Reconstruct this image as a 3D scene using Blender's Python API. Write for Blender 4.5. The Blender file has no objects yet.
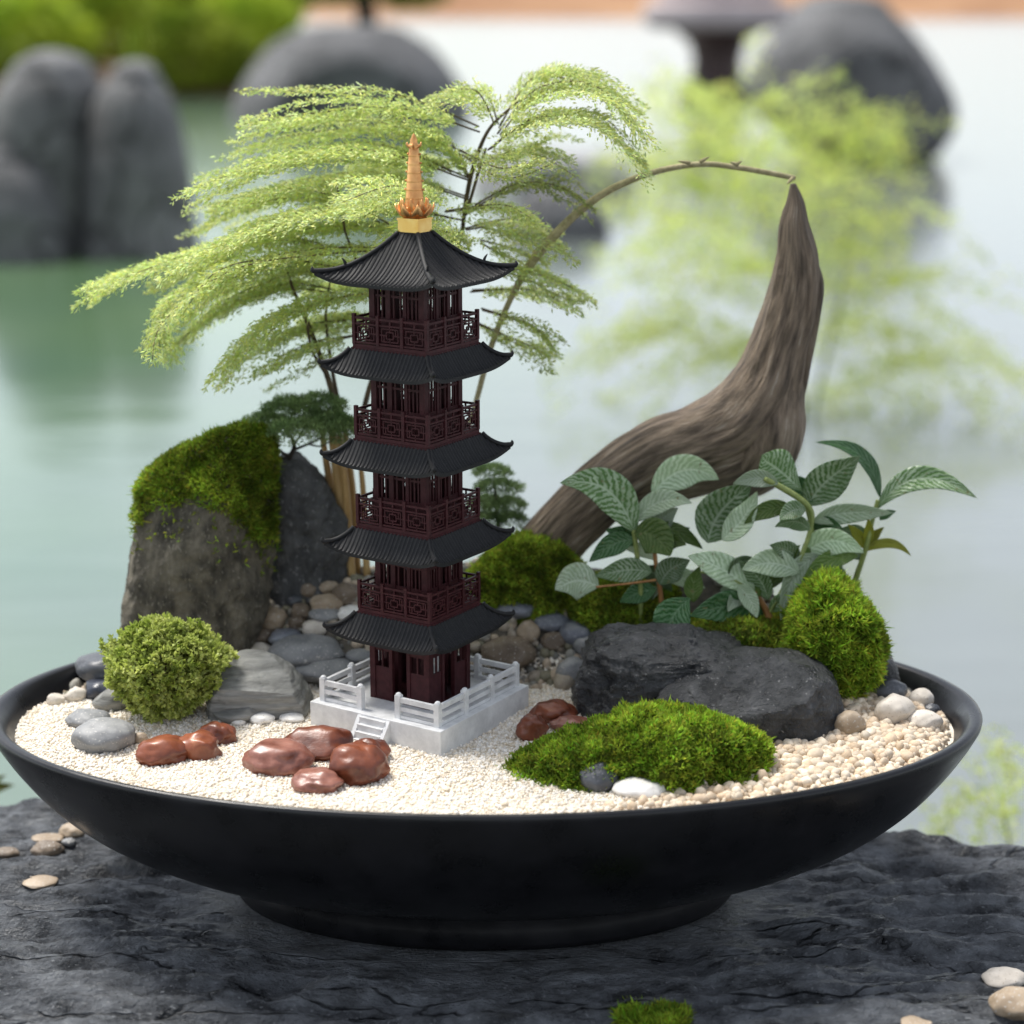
import bpy, bmesh, math, random
import numpy as np
from mathutils import Vector, noise as mn

R = math.radians
sc = bpy.context.scene
col = sc.collection
rs = np.random.RandomState(7)

# ------------------------------------------------------------------ camera
FPX = 1950.0
PITCH = R(14.6)
K = 0.000612                      # metres per pixel at the bowl's centre
D0 = FPX * K
HR = 0.120                        # bowl rim above the slab
A_, B_ = 0.302, 0.172             # bowl semi axes
FWD = np.array([0, math.cos(PITCH), -math.sin(PITCH)])
UPV = np.array([0, math.sin(PITCH), math.cos(PITCH)])
RGT = np.array([1.0, 0, 0])
def ray(px, py):
    return FWD + (px - 512) / FPX * RGT - (py - 512) / FPX * UPV
CAM = np.array([0, 0, HR]) - D0 * ray(485, 705)
def at_z(px, py, z):
    d = ray(px, py); return CAM + d * ((z - CAM[2]) / d[2])
def at_y(px, py, y):
    d = ray(px, py); return CAM + d * ((y - CAM[1]) / d[1])
def mpp(p):                       # metres per pixel at a point
    return float(np.dot(np.asarray(p) - CAM, FWD)) / FPX

cd = bpy.data.cameras.new('camera'); cam = bpy.data.objects.new('camera', cd); col.objects.link(cam)
cam.location = CAM; cam.rotation_euler = (R(90) - PITCH, 0, 0)
cd.sensor_width = 36; cd.lens = FPX / 1024 * 36
cd.clip_start = 0.02; cd.clip_end = 2000
cd.dof.use_dof = True
cd.dof.aperture_fstop = 4.6
sc.camera = cam

# ------------------------------------------------------------------ materials
def nt(mat):
    mat.use_nodes = True
    t = mat.node_tree; t.nodes.clear(); return t
def M(name, c1, c2=None, scale=60, rough=.6, bump=0, bscale=None, detail=6, stretch=(1, 1, 1), c3=None, tint=False,
      transl=0, spec=.5, ramp=(.35, .65), objrand=0, coat=0, rough2=None, uv=False, metal=0, speck=None, bdist=.001, crack=None):
    m = bpy.data.materials.new(name); t = nt(m); N = t.nodes; L = t.links
    out = N.new('ShaderNodeOutputMaterial'); b = N.new('ShaderNodeBsdfPrincipled')
    b.inputs['Roughness'].default_value = rough
    b.inputs['Specular IOR Level'].default_value = spec
    b.inputs['Metallic'].default_value = metal
    b.inputs['Coat Weight'].default_value = coat
    b.inputs['Coat Roughness'].default_value = .12
    tc = N.new('ShaderNodeTexCoord'); mp = N.new('ShaderNodeMapping'); mp.inputs['Scale'].default_value = stretch
    L.new(tc.outputs['UV' if uv else 'Object'], mp.inputs['Vector'])
    if objrand:
        oi = N.new('ShaderNodeObjectInfo'); va = N.new('ShaderNodeVectorMath'); va.operation = 'ADD'
        sm = N.new('ShaderNodeVectorMath'); sm.operation = 'SCALE'; sm.inputs['Scale'].default_value = 17
        cb = N.new('ShaderNodeCombineXYZ')
        for k in range(3): L.new(oi.outputs['Random'], cb.inputs[k])
        L.new(cb.outputs[0], sm.inputs[0]); L.new(mp.outputs[0], va.inputs[0]); L.new(sm.outputs[0], va.inputs[1])
        vec = va.outputs[0]
    else:
        vec = mp.outputs[0]
    colsock = None
    if c2 is not None:
        n = N.new('ShaderNodeTexNoise'); n.inputs['Scale'].default_value = scale; n.inputs['Detail'].default_value = detail
        n.inputs['Roughness'].default_value = .62
        L.new(vec, n.inputs['Vector'])
        cr = N.new('ShaderNodeValToRGB'); e = cr.color_ramp.elements
        e[0].position = ramp[0]; e[0].color = (*c1, 1); e[1].position = ramp[1]; e[1].color = (*c2, 1)
        if c3 is not None:
            x = e.new(min(.98, ramp[1] + .12)); x.color = (*c3, 1)
        L.new(n.outputs['Fac'], cr.inputs[0]); colsock = cr.outputs[0]
        if rough2 is not None:
            mr = N.new('ShaderNodeMapRange'); mr.inputs[1].default_value = .35; mr.inputs[2].default_value = .65
            mr.inputs[3].default_value = rough; mr.inputs[4].default_value = rough2
            L.new(n.outputs['Fac'], mr.inputs[0]); L.new(mr.outputs[0], b.inputs['Roughness'])
    else:
        rgb = N.new('ShaderNodeRGB'); rgb.outputs[0].default_value = (*c1, 1); colsock = rgb.outputs[0]
    if speck is not None:                                  # fine colour specks, mineral unless noted: (colour, scale, threshold)
        n3 = N.new('ShaderNodeTexNoise'); n3.inputs['Scale'].default_value = speck[1]; n3.inputs['Detail'].default_value = 2
        L.new(vec, n3.inputs['Vector'])
        mr = N.new('ShaderNodeMapRange'); mr.inputs[1].default_value = speck[2]; mr.inputs[2].default_value = speck[2] + .07
        L.new(n3.outputs['Fac'], mr.inputs[0])
        mx = N.new('ShaderNodeMix'); mx.data_type = 'RGBA'
        L.new(mr.outputs[0], mx.inputs[0]); L.new(colsock, mx.inputs[6]); mx.inputs[7].default_value = (*speck[0], 1)
        colsock = mx.outputs[2]
    crk = None
    if crack is not None:                                  # cracks: (scale, width, stretch)
        vo = N.new('ShaderNodeTexVoronoi'); vo.feature = 'DISTANCE_TO_EDGE'; vo.inputs['Scale'].default_value = crack[0]
        nd = N.new('ShaderNodeTexNoise'); nd.inputs['Scale'].default_value = crack[0] * 2.2; nd.inputs['Detail'].default_value = 5
        L.new(vec, nd.inputs['Vector'])
        vs = N.new('ShaderNodeVectorMath'); vs.operation = 'SCALE'; vs.inputs['Scale'].default_value = .55 / crack[0]
        L.new(nd.outputs['Color'], vs.inputs[0])
        vm = N.new('ShaderNodeVectorMath'); vm.operation = 'MULTIPLY'; vm.inputs[1].default_value = crack[2]; L.new(vec, vm.inputs[0])
        vd = N.new('ShaderNodeVectorMath'); vd.operation = 'ADD'; L.new(vm.outputs[0], vd.inputs[0]); L.new(vs.outputs[0], vd.inputs[1])
        L.new(vd.outputs[0], vo.inputs['Vector'])
        cm = N.new('ShaderNodeMapRange'); cm.inputs[1].default_value = 0; cm.inputs[2].default_value = crack[1]; cm.inputs[3].default_value = .25
        L.new(vo.outputs['Distance'], cm.inputs[0]); crk = cm.outputs[0]
        mx = N.new('ShaderNodeMix'); mx.data_type = 'RGBA'; mx.blend_type = 'MULTIPLY'; mx.inputs[0].default_value = .8
        L.new(colsock, mx.inputs[6]); L.new(crk, mx.inputs[7]); colsock = mx.outputs[2]
    if tint:
        at = N.new('ShaderNodeAttribute'); at.attribute_name = 'tint'
        mx = N.new('ShaderNodeMix'); mx.data_type = 'RGBA'; mx.blend_type = 'MULTIPLY'; mx.inputs[0].default_value = 1
        L.new(colsock, mx.inputs[6]); L.new(at.outputs['Color'], mx.inputs[7]); colsock = mx.outputs[2]
    L.new(colsock, b.inputs['Base Color'])
    if bump:
        n2 = N.new('ShaderNodeTexNoise'); n2.inputs['Scale'].default_value = bscale or scale * 4
        n2.inputs['Detail'].default_value = 8; n2.inputs['Roughness'].default_value = .65
        L.new(vec, n2.inputs['Vector'])
        bp = N.new('ShaderNodeBump'); bp.inputs['Strength'].default_value = bump; bp.inputs['Distance'].default_value = bdist
        if crk is not None:
            ad = N.new('ShaderNodeMath'); ad.operation = 'ADD'; L.new(n2.outputs['Fac'], ad.inputs[0]); L.new(crk, ad.inputs[1]); L.new(ad.outputs[0], bp.inputs['Height'])
        else: L.new(n2.outputs['Fac'], bp.inputs['Height'])
        L.new(bp.outputs[0], b.inputs['Normal'])
    if transl:
        tr = N.new('ShaderNodeBsdfTranslucent'); L.new(colsock, tr.inputs['Color'])
        ms = N.new('ShaderNodeMixShader'); ms.inputs[0].default_value = transl
        L.new(b.outputs[0], ms.inputs[1]); L.new(tr.outputs[0], ms.inputs[2]); L.new(ms.outputs[0], out.inputs[0])
    else:
        L.new(b.outputs[0], out.inputs[0])
    return m

def leaf_mat(name, green, pale, lo, hi, nv=9, rough=.22, transl=.4):
    """broad leaf: pale bands between the side veins, pale midrib; u runs along the leaf, v across"""
    m = bpy.data.materials.new(name); t = nt(m); N = t.nodes; L = t.links
    def math_(op, a, b=None):
        n = N.new('ShaderNodeMath'); n.operation = op
        for i, x in enumerate((a, b)):
            if x is None: continue
            if isinstance(x, (int, float)): n.inputs[i].default_value = x
            else: L.new(x, n.inputs[i])
        return n.outputs[0]
    out = N.new('ShaderNodeOutputMaterial'); b = N.new('ShaderNodeBsdfPrincipled')
    tc = N.new('ShaderNodeTexCoord'); sp = N.new('ShaderNodeSeparateXYZ'); L.new(tc.outputs['UV'], sp.inputs[0])
    s = math_('ABSOLUTE', math_('SUBTRACT', math_('MULTIPLY', sp.outputs[1], 2.0), 1.0))
    nz = N.new('ShaderNodeTexNoise'); nz.inputs['Scale'].default_value = 420; nz.inputs['Detail'].default_value = 3
    L.new(tc.outputs['Object'], nz.inputs['Vector'])
    nb = N.new('ShaderNodeTexNoise'); nb.inputs['Scale'].default_value = 110; nb.inputs['Detail'].default_value = 2
    L.new(tc.outputs['Object'], nb.inputs['Vector'])
    ph = math_('SUBTRACT', math_('MULTIPLY', sp.outputs[0], float(nv)), math_('MULTIPLY', s, 2.4))
    ph = math_('ADD', ph, math_('MULTIPLY', nz.outputs['Fac'], 1.5))
    w = math_('ABSOLUTE', math_('SINE', math_('MULTIPLY', ph, math.pi)))
    band = N.new('ShaderNodeMapRange'); band.inputs[1].default_value = .35; band.inputs[2].default_value = .95
    L.new(w, band.inputs[0])
    mid = N.new('ShaderNodeMapRange'); mid.inputs[1].default_value = .09; mid.inputs[2].default_value = .03
    L.new(s, mid.inputs[0])
    f = math_('MULTIPLY', band.outputs[0], math_('ADD', math_('MULTIPLY', nb.outputs['Fac'], 1.2), -.1))
    f = math_('MAXIMUM', f, math_('MULTIPLY', mid.outputs[0], .7))
    f = math_('ADD', math_('MULTIPLY', f, hi - lo), lo)
    mx = N.new('ShaderNodeMix'); mx.data_type = 'RGBA'; L.new(f, mx.inputs[0])
    mx.inputs[6].default_value = (*green, 1); mx.inputs[7].default_value = (*pale, 1)
    oi = N.new('ShaderNodeObjectInfo'); vr = N.new('ShaderNodeMapRange'); vr.inputs[3].default_value = .72; vr.inputs[4].default_value = 1.3; L.new(oi.outputs['Random'], vr.inputs[0])
    nk = N.new('ShaderNodeTexNoise'); nk.inputs['Scale'].default_value = 260; nk.inputs['Detail'].default_value = 3; L.new(tc.outputs['Object'], nk.inputs['Vector'])
    km = N.new('ShaderNodeMapRange'); km.inputs[1].default_value = .66; km.inputs[2].default_value = .73; km.inputs[4].default_value = .7; L.new(nk.outputs['Fac'], km.inputs[0])
    m2 = N.new('ShaderNodeMix'); m2.data_type = 'RGBA'; m2.blend_type = 'MULTIPLY'; m2.inputs[0].default_value = 1; L.new(mx.outputs[2], m2.inputs[6]); L.new(vr.outputs[0], m2.inputs[7])
    mx = N.new('ShaderNodeMix'); mx.data_type = 'RGBA'; L.new(km.outputs[0], mx.inputs[0]); L.new(m2.outputs[2], mx.inputs[6]); mx.inputs[7].default_value = (.26, .22, .08, 1)
    L.new(mx.outputs[2], b.inputs['Base Color'])
    b.inputs['Roughness'].default_value = rough
    bp = N.new('ShaderNodeBump'); bp.inputs['Strength'].default_value = .5; bp.inputs['Distance'].default_value = .0012
    L.new(w, bp.inputs['Height']); L.new(bp.outputs[0], b.inputs['Normal'])
    tr = N.new('ShaderNodeBsdfTranslucent'); L.new(mx.outputs[2], tr.inputs['Color'])
    ms = N.new('ShaderNodeMixShader'); ms.inputs[0].default_value = transl
    L.new(b.outputs[0], ms.inputs[1]); L.new(tr.outputs[0], ms.inputs[2]); L.new(ms.outputs[0], out.inputs[0])
    return m

m_bowl = M('black_glaze', (.0022, .0024, .003), (.007, .007, .009), scale=30, rough=.24, rough2=.40, spec=.45, bump=.06, bscale=260)
m_sand = M('cream_sand', (.62, .54, .43), (.86, .79, .67), scale=260, rough=.85, bump=.6, bscale=900, tint=False)
m_grain = M('sand_grain', (.84, .79, .70), (.95, .92, .86), scale=400, rough=.75, tint=True)
m_gravel = M('tan_gravel', (.52, .43, .32), (.74, .65, .52), scale=160, rough=.7, tint=True, bump=.3, bscale=900)
m_roof = M('charcoal_roof', (.006, .006, .007), (.013, .013, .014), scale=300, rough=.58, bump=.15, bscale=1500, spec=.3)
m_wine = M('dark_red_lacquer', (.036, .008, .010), (.062, .016, .019), scale=240, rough=.5, bump=.1, bscale=1500, spec=.22)
m_white = M('white_marble', (.58, .58, .575), (.76, .76, .75), scale=110, rough=.55, bump=.1, bscale=900)
m_gold = M('antique_gold', (.62, .27, .09), (.86, .47, .18), scale=160, rough=.33, metal=.75, bump=.2, bscale=900)
m_gold2 = M('bright_gold', (.85, .50, .13), (.95, .66, .25), scale=90, rough=.28, metal=.85)
m_rock = M('brown_grey_rock', (.042, .037, .027), (.20, .175, .128), scale=85, rough=.85, bump=1, bscale=260, stretch=(1, 1, .55), c3=(.27, .24, .185), bdist=.004, speck=((.22, .20, .155), 520, .62))
m_rock2 = M('grey_rock', (.035, .036, .036), (.13, .13, .128), scale=55, rough=.8, bump=1, bscale=190, c3=(.26, .26, .25), stretch=(1, 1, .5), bdist=.004, speck=((.22, .22, .215), 520, .63))
m_dark = M('wet_black_rock', (.012, .013, .014), (.062, .064, .067), scale=75, rough=.18, rough2=.5, bump=1, bscale=300, c3=(.16, .16, .165), bdist=.0035, speck=((.20, .20, .20), 420, .66))  # pale specks are wet highlights painted into the rock colour
m_layer = M('layered_grey_stone', (.13, .13, .12), (.30, .30, .28), scale=70, rough=.8, bump=.8, bscale=110, stretch=(.5, .7, 4), bdist=.002)
m_slab = M('slab_stone', (.030, .0325, .036), (.20, .214, .23), scale=55, rough=.20, rough2=.5, bump=1.0, bscale=240, stretch=(.8, 1.3, 1), c3=(.25, .265, .285), bdist=.008, crack=(5, .010, (.6, 2.6, 1)), speck=((.26, .27, .28), 420, .64))
m_boul = M('boulder_stone', (.07, .07, .07), (.24, .24, .238), scale=3.2, rough=.75, bump=.8, bscale=16, bdist=.04, c3=(.30, .30, .29), detail=9, crack=(2.2, .02, (1, 1, .4)))
m_bould = M('boulder_dark', (.06, .061, .062), (.17, .17, .173), scale=2.2, rough=.75, bump=.8, bscale=12, bdist=.04, c3=(.27, .27, .265), detail=9, crack=(1.4, .02, (1, 1, .5)))
m_red = M('red_polished', (.075, .018, .010), (.27, .078, .034), scale=38, rough=.36, coat=.06, objrand=1, c3=(.50, .20, .10), bump=.25, bscale=260)
m_redp = M('pink_polished', (.15, .048, .030), (.34, .15, .11), scale=70, rough=.36, coat=.06, objrand=1, bump=.25, bscale=260)
def peb(name, a, b, rough=.55, spk=(.5, .48, .44)):
    return M(name, a, b, scale=55, rough=rough, objrand=1, bump=.25, bscale=420, speck=(spk, 700, .63))
m_pgrey = peb('grey_pebble', (.17, .175, .18), (.30, .30, .295))
m_pdark = peb('dark_pebble', (.035, .038, .045), (.085, .09, .10), .4, (.16, .16, .17))
m_pnavy = peb('navy_pebble', (.012, .015, .024), (.04, .047, .07), .3, (.09, .09, .1))
m_ptan = peb('tan_pebble', (.27, .20, .13), (.45, .36, .26))
m_ppale = peb('pale_pebble', (.48, .43, .36), (.66, .60, .52), .6, (.4, .34, .27))
m_pwhite = peb('white_pebble', (.66, .63, .58), (.80, .78, .74), .5, (.5, .46, .4))
m_pbrown = peb('brown_pebble', (.11, .08, .055), (.22, .17, .12))
m_pblue = peb('blue_grey_pebble', (.10, .11, .135), (.20, .21, .24), .4, (.34, .34, .35))
m_soil = M('dark_grit', (.05, .045, .035), (.15, .13, .10), scale=160, rough=.9, bump=.8, bscale=400)
m_wood = M('driftwood', (.050, .034, .022), (.34, .255, .18), scale=3.2, rough=.7, bump=1.0, bscale=6, stretch=(9, 1.0, 1), uv=True, c3=(.56, .48, .39), bdist=.007, ramp=(.32, .60))
m_twig = M('twig_bark', (.26, .22, .11), (.46, .40, .23), scale=300, rough=.8, bump=.4, bscale=700)
m_golds = M('golden_bark', (.30, .17, .05), (.66, .46, .20), scale=60, rough=.5, stretch=(1, 1, .2), bump=.4, bscale=300)
m_stem = M('brown_bark', (.05, .032, .016), (.13, .09, .05), scale=120, rough=.8)
m_dtrunk = M('dark_bark', (.018, .014, .011), (.05, .038, .03), scale=120, rough=.85)
m_feather = M('feathery_foliage', (.52, .59, .18), (.70, .75, .30), scale=22, rough=.6, transl=.58, tint=True, spec=.25)
m_far_f = M('yellow_green_foliage', (.56, .64, .12), (.72, .78, .27), scale=4, rough=.6, transl=.55, tint=True, spec=.2)
m_moss = M('moss_blades', (.15, .23, .018), (.38, .47, .055), scale=60, rough=.7, transl=.4, tint=True, spec=.25)
m_mossb = M('bright_moss_blades', (.17, .29, .020), (.38, .48, .05), scale=60, rough=.7, transl=.45, tint=True, spec=.25)
m_shrub = M('shrub_leaves', (.24, .32, .035), (.56, .60, .16), scale=90, rough=.5, transl=.4, tint=True, spec=.3)
m_pine = M('pine_needles', (.12, .20, .07), (.30, .40, .16), scale=70, rough=.6, transl=.25, tint=True, spec=.3)
m_bush = M('bush_leaves', (.20, .33, .02), (.50, .56, .06), scale=1.2, rough=.6, transl=.35, tint=True, spec=.2)
m_lstripe = leaf_mat('striped_leaf', (.075, .19, .025), (.66, .74, .58), .06, .9, nv=12)
m_lpale = leaf_mat('pale_leaf', (.22, .36, .13), (.76, .84, .70), .35, 1.0, rough=.22, nv=12)
m_ldark = leaf_mat('dark_leaf', (.032, .12, .025), (.28, .42, .24), .0, .6, rough=.22, transl=.25)
m_lgreen = leaf_mat('green_leaf', (.10, .19, .03), (.34, .42, .14), .0, .5)
m_lyel = leaf_mat('yellow_leaf', (.28, .30, .03), (.45, .42, .10), .0, .4, nv=3)
m_gstem = M('green_stem', (.16, .21, .05), (.28, .33, .10), scale=200, rough=.5)
m_ostem = M('orange_stem', (.22, .09, .025), (.38, .19, .06), scale=200, rough=.55)
m_boulp = M('boulder_pale', (.22, .22, .22), (.34, .34, .34), scale=3, rough=.8, bump=.5, bscale=14, bdist=.03)
m_bank = M('shore_soil', (.14, .085, .045), (.24, .15, .085), scale=.8, rough=.95, bump=.5, bscale=4, bdist=.1)
m_shore = M('far_shore_earth', (.26, .13, .06), (.40, .23, .12), scale=.15, rough=.95, c3=(.22, .26, .08))
m_table = M('table_stone', (.42, .36, .37), (.52, .46, .47), scale=3, rough=.7)
m_leg = M('table_leg', (.03, .016, .014), (.06, .03, .026), scale=3, rough=.6)

def water_mat():
    m = bpy.data.materials.new('pond_water'); t = nt(m); N = t.nodes; L = t.links
    out = N.new('ShaderNodeOutputMaterial')
    tc = N.new('ShaderNodeTexCoord'); mp = N.new('ShaderNodeMapping'); mp.inputs['Scale'].default_value = (.5, 1.4, 1)
    L.new(tc.outputs['Object'], mp.inputs[0])
    n = N.new('ShaderNodeTexNoise'); n.inputs['Scale'].default_value = 5; n.inputs['Detail'].default_value = 4
    L.new(mp.outputs[0], n.inputs['Vector'])
    bp = N.new('ShaderNodeBump'); bp.inputs['Strength'].default_value = .2; bp.inputs['Distance'].default_value = .02
    L.new(n.outputs['Fac'], bp.inputs['Height'])
    n2 = N.new('ShaderNodeTexNoise'); n2.inputs['Scale'].default_value = .45; n2.inputs['Detail'].default_value = 3
    L.new(tc.outputs['Object'], n2.inputs['Vector'])
    cr = N.new('ShaderNodeValToRGB'); e = cr.color_ramp.elements
    e[0].position = .35; e[0].color = (.06, .125, .065, 1); e[1].position = .7; e[1].color = (.14, .22, .095, 1)
    L.new(n2.outputs['Fac'], cr.inputs[0])
    sx = N.new('ShaderNodeSeparateXYZ'); L.new(tc.outputs['Object'], sx.inputs[0])
    n3 = N.new('ShaderNodeTexNoise'); n3.inputs['Scale'].default_value = .8; L.new(tc.outputs['Object'], n3.inputs['Vector'])
    ad = N.new('ShaderNodeMath'); ad.operation = 'MULTIPLY_ADD'; ad.inputs[1].default_value = 1.4; L.new(n3.outputs['Fac'], ad.inputs[0]); L.new(sx.outputs['X'], ad.inputs[2])
    mr = N.new('ShaderNodeMapRange'); mr.inputs[1].default_value = -.3; mr.inputs[2].default_value = 1.1; L.new(ad.outputs[0], mr.inputs[0])
    mx = N.new('ShaderNodeMix'); mx.data_type = 'RGBA'; L.new(mr.outputs[0], mx.inputs[0]); L.new(cr.outputs[0], mx.inputs[6]); mx.inputs[7].default_value = (.150, .168, .158, 1)
    d = N.new('ShaderNodeBsdfDiffuse'); L.new(mx.outputs[2], d.inputs[0])
    g = N.new('ShaderNodeBsdfGlossy'); g.inputs['Roughness'].default_value = .14; g.inputs['Color'].default_value = (.93, .945, .945, 1)
    L.new(bp.outputs[0], g.inputs['Normal'])
    fr = N.new('ShaderNodeFresnel'); fr.inputs['IOR'].default_value = 2.25
    L.new(bp.outputs[0], fr.inputs['Normal'])
    ms = N.new('ShaderNodeMixShader'); L.new(fr.outputs[0], ms.inputs[0]); L.new(d.outputs[0], ms.inputs[1]); L.new(g.outputs[0], ms.inputs[2])
    L.new(ms.outputs[0], out.inputs[0])
    return m
m_water = water_mat()

# ------------------------------------------------------------------ object helpers
ROOT = {}
def rim_y(x, e=.97): return B_ * math.sqrt(max(e * e - (x / A_) ** 2, .0))
def seat(rows, y0, depth):
    """keeps a rock inside the bowl and carries its foot down into the ground"""
    x = at_y((rows[0][1] + rows[0][2]) / 2, rows[0][0], y0)[0]
    y0 = min(y0, rim_y(x) - depth * .9)
    zt = float(ground(x, y0 - depth * .7)) - .006
    r = list(rows[0]); k = r[0]
    while at_y(480, k, y0)[2] > zt and k < 800: k += 3
    if k > r[0]: rows = [(k, r[1], r[2])] + list(rows)
    return rows, y0
def tag(o, label=None, cat=None, group=None, kind=None):
    if label: o['label'] = label
    if cat: o['category'] = cat
    if group: o['group'] = group
    if kind: o['kind'] = kind
    return o
def thing(name, org, label, cat, group=None, rz=0):
    o = bpy.data.objects.new(name, None); col.objects.link(o); o.location = org; o.rotation_euler = (0, 0, rz)
    o.empty_display_size = .02
    ROOT[o.name] = np.array(org, float)
    return tag(o, label, cat, group)
def mk(name, V, F, mat, parent=None, org=None, smooth=True, uv=None, tint=None, local=False):
    """one mesh object; V in world space (or in the thing's own space with local=True)"""
    V = np.asarray(V, float).reshape(-1, 3)
    if not local:
        o3 = ROOT[parent.name] if parent is not None else np.array(org if org is not None else (0, 0, 0), float)
        V = V - o3
    me = bpy.data.meshes.new(name)
    if isinstance(F, np.ndarray):
        n, k = F.shape
        me.vertices.add(len(V)); me.vertices.foreach_set('co', V.ravel())
        me.loops.add(n * k); me.loops.foreach_set('vertex_index', F.ravel().astype(np.int32))
        me.polygons.add(n); me.polygons.foreach_set('loop_start', np.arange(0, n * k, k, dtype=np.int32))
        me.update(calc_edges=True)
    else:
        me.from_pydata(V.tolist(), [], F); me.update()
    if smooth: me.polygons.foreach_set('use_smooth', np.ones(len(me.polygons), bool))
    if uv is not None:
        u = me.uv_layers.new(name='UVMap'); li = np.zeros(len(me.loops), np.int32); me.loops.foreach_get('vertex_index', li)
        u.data.foreach_set('uv', np.asarray(uv, float)[li].ravel())
    if tint is not None:
        a = me.color_attributes.new('tint', 'FLOAT_COLOR', 'POINT')
        c = np.ones((len(V), 4)); c[:, :3] = np.asarray(tint).reshape(len(V), -1)
        a.data.foreach_set('color', c.ravel())
    me.materials.append(mat); me.validate()
    o = bpy.data.objects.new(name, me); col.objects.link(o)
    if parent is not None:
        o.parent = parent; ROOT[o.name] = ROOT[parent.name]
    else:
        o.location = org if org is not None else (0, 0, 0)
        ROOT[o.name] = np.array(o.location, float)
    return o
class MB:
    def __init__(s): s.V = []; s.F = []; s.n = 0; s.U = []
    def add(s, V, F, U=None):
        V = np.asarray(V, float); s.V.append(V); s.F += [tuple(int(i) + s.n for i in f) for f in F]; s.n += len(V)
        if U is not None: s.U.append(np.asarray(U))
    def box(s, x0, x1, y0, y1, z0, z1, q=0):
        V = np.array([(x, y, z) for z in (z0, z1) for y in (y0, y1) for x in (x0, x1)], float)
        c, sn = round(math.cos(q * math.pi / 2)), round(math.sin(q * math.pi / 2))
        X = V[:, 0] * c - V[:, 1] * sn; Y = V[:, 0] * sn + V[:, 1] * c
        s.add(np.stack([X, Y, V[:, 2]], 1), [(0, 2, 3, 1), (4, 5, 7, 6), (0, 1, 5, 4), (2, 6, 7, 3), (0, 4, 6, 2), (1, 3, 7, 5)])
    def lathe(s, prof, n=32, cx=0, cy=0, sx=1, sy=1):
        V = []; F = []
        for r, z in prof:
            for i in range(n):
                a = 2 * math.pi * i / n; V.append((cx + r * sx * math.cos(a), cy + r * sy * math.sin(a), z))
        for j in range(len(prof) - 1):
            for i in range(n):
                F.append((j * n + i, j * n + (i + 1) % n, (j + 1) * n + (i + 1) % n, (j + 1) * n + i))
        s.add(V, F)
    def make(s, name, mat, parent=None, smooth=False, **k):
        return mk(name, np.concatenate(s.V), s.F, mat, parent, smooth=smooth, uv=np.concatenate(s.U) if s.U else None, **k)
def cr_interp(P, n):
    """Catmull-Rom through control rows P -> n rows"""
    P = np.asarray(P, float); m = len(P); t = np.linspace(0, m - 1, n); out = np.zeros((n, P.shape[1]))
    for i, x in enumerate(t):
        k = min(int(x), m - 2); f = x - k
        p0, p1, p2, p3 = P[max(k - 1, 0)], P[k], P[k + 1], P[min(k + 2, m - 1)]
        out[i] = .5 * ((2 * p1) + (-p0 + p2) * f + (2 * p0 - 5 * p1 + 4 * p2 - p3) * f * f + (-p0 + 3 * p1 - 3 * p2 + p3) * f ** 3)
    return out
def tube(P, n=10, seg=None, wob=0, seed=0, groove=0):
    """P rows (x,y,z,r)"""
    P = cr_interp(P, seg or max(8, len(P) * 6)); P[:, 3] = np.maximum(P[:, 3], 1e-5)
    m = len(P); T = np.gradient(P[:, :3], axis=0); T /= np.linalg.norm(T, axis=1)[:, None] + 1e-12
    ref = np.array([0, 1.0, 0.02]); V = []; U = []; L = 0
    for j in range(m):
        if j: L += np.linalg.norm(P[j, :3] - P[j - 1, :3])
        a = np.cross(T[j], ref); a /= np.linalg.norm(a) + 1e-12; b = np.cross(T[j], a)
        for i in range(n + 1):
            q = 2 * math.pi * (i % n) / n; r = P[j, 3]
            if wob: r *= 1 + wob * mn.noise(Vector((math.cos(q) * 1.5 + seed, math.sin(q) * 1.5, L * 14)))
            if groove: r *= 1 + groove * mn.noise(Vector((math.cos(q + L * 5) * 3.2 + seed, math.sin(q + L * 5) * 3.2, L * 8))) + .35 * groove * mn.noise(Vector((math.cos(q + L * 5) * 9 + seed, math.sin(q + L * 5) * 9, L * 16)))
            V.append(P[j, :3] + r * (math.cos(q) * a + math.sin(q) * b)); U.append((i / n, L * 9))
    F = []
    w = n + 1
    for j in range(m - 1):
        for i in range(n): F.append((j * w + i, j * w + i + 1, (j + 1) * w + i + 1, (j + 1) * w + i))
    F.append(tuple(range(n - 1, -1, -1))); F.append(tuple((m - 1) * w + i for i in range(n)))
    return np.array(V), F, np.array(U)
def fbm(p, octv=4, H=.9): return mn.fractal(Vector(p), H, 2.1, octv)

# ------------------------------------------------------------------ ground inside the bowl
def sstep(a, b, x):
    t = np.clip((x - a) / (b - a), 0, 1); return t * t * (3 - 2 * t)
def ground(x, y):
    e = np.sqrt((x / A_) ** 2 + (y / B_) ** 2)
    g = HR - .0085 - .004 * sstep(.85, .95, e)
    g = g + (.026 + .030 * sstep(-.20, -.06, x)) * sstep(.05, .125, y) * (1 - sstep(.84, .97, e))
    g = g + .020 * np.exp(-(((x - .19) / .09) ** 2 + ((y - .06) / .05) ** 2)) * (1 - sstep(.80, .97, e))
    g = g + .0012 * np.sin(x * 41 + 1.3) * np.sin(y * 57 + .4)
    return g
def hit(px, py, lift=0):
    d = ray(px, py); t = .75
    while t < 2.2:
        p = CAM + d * t
        if p[2] < float(ground(p[0], p[1])) + lift: return p
        t += .0008
    return at_z(px, py, HR + lift)
SLAB = {}
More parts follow.
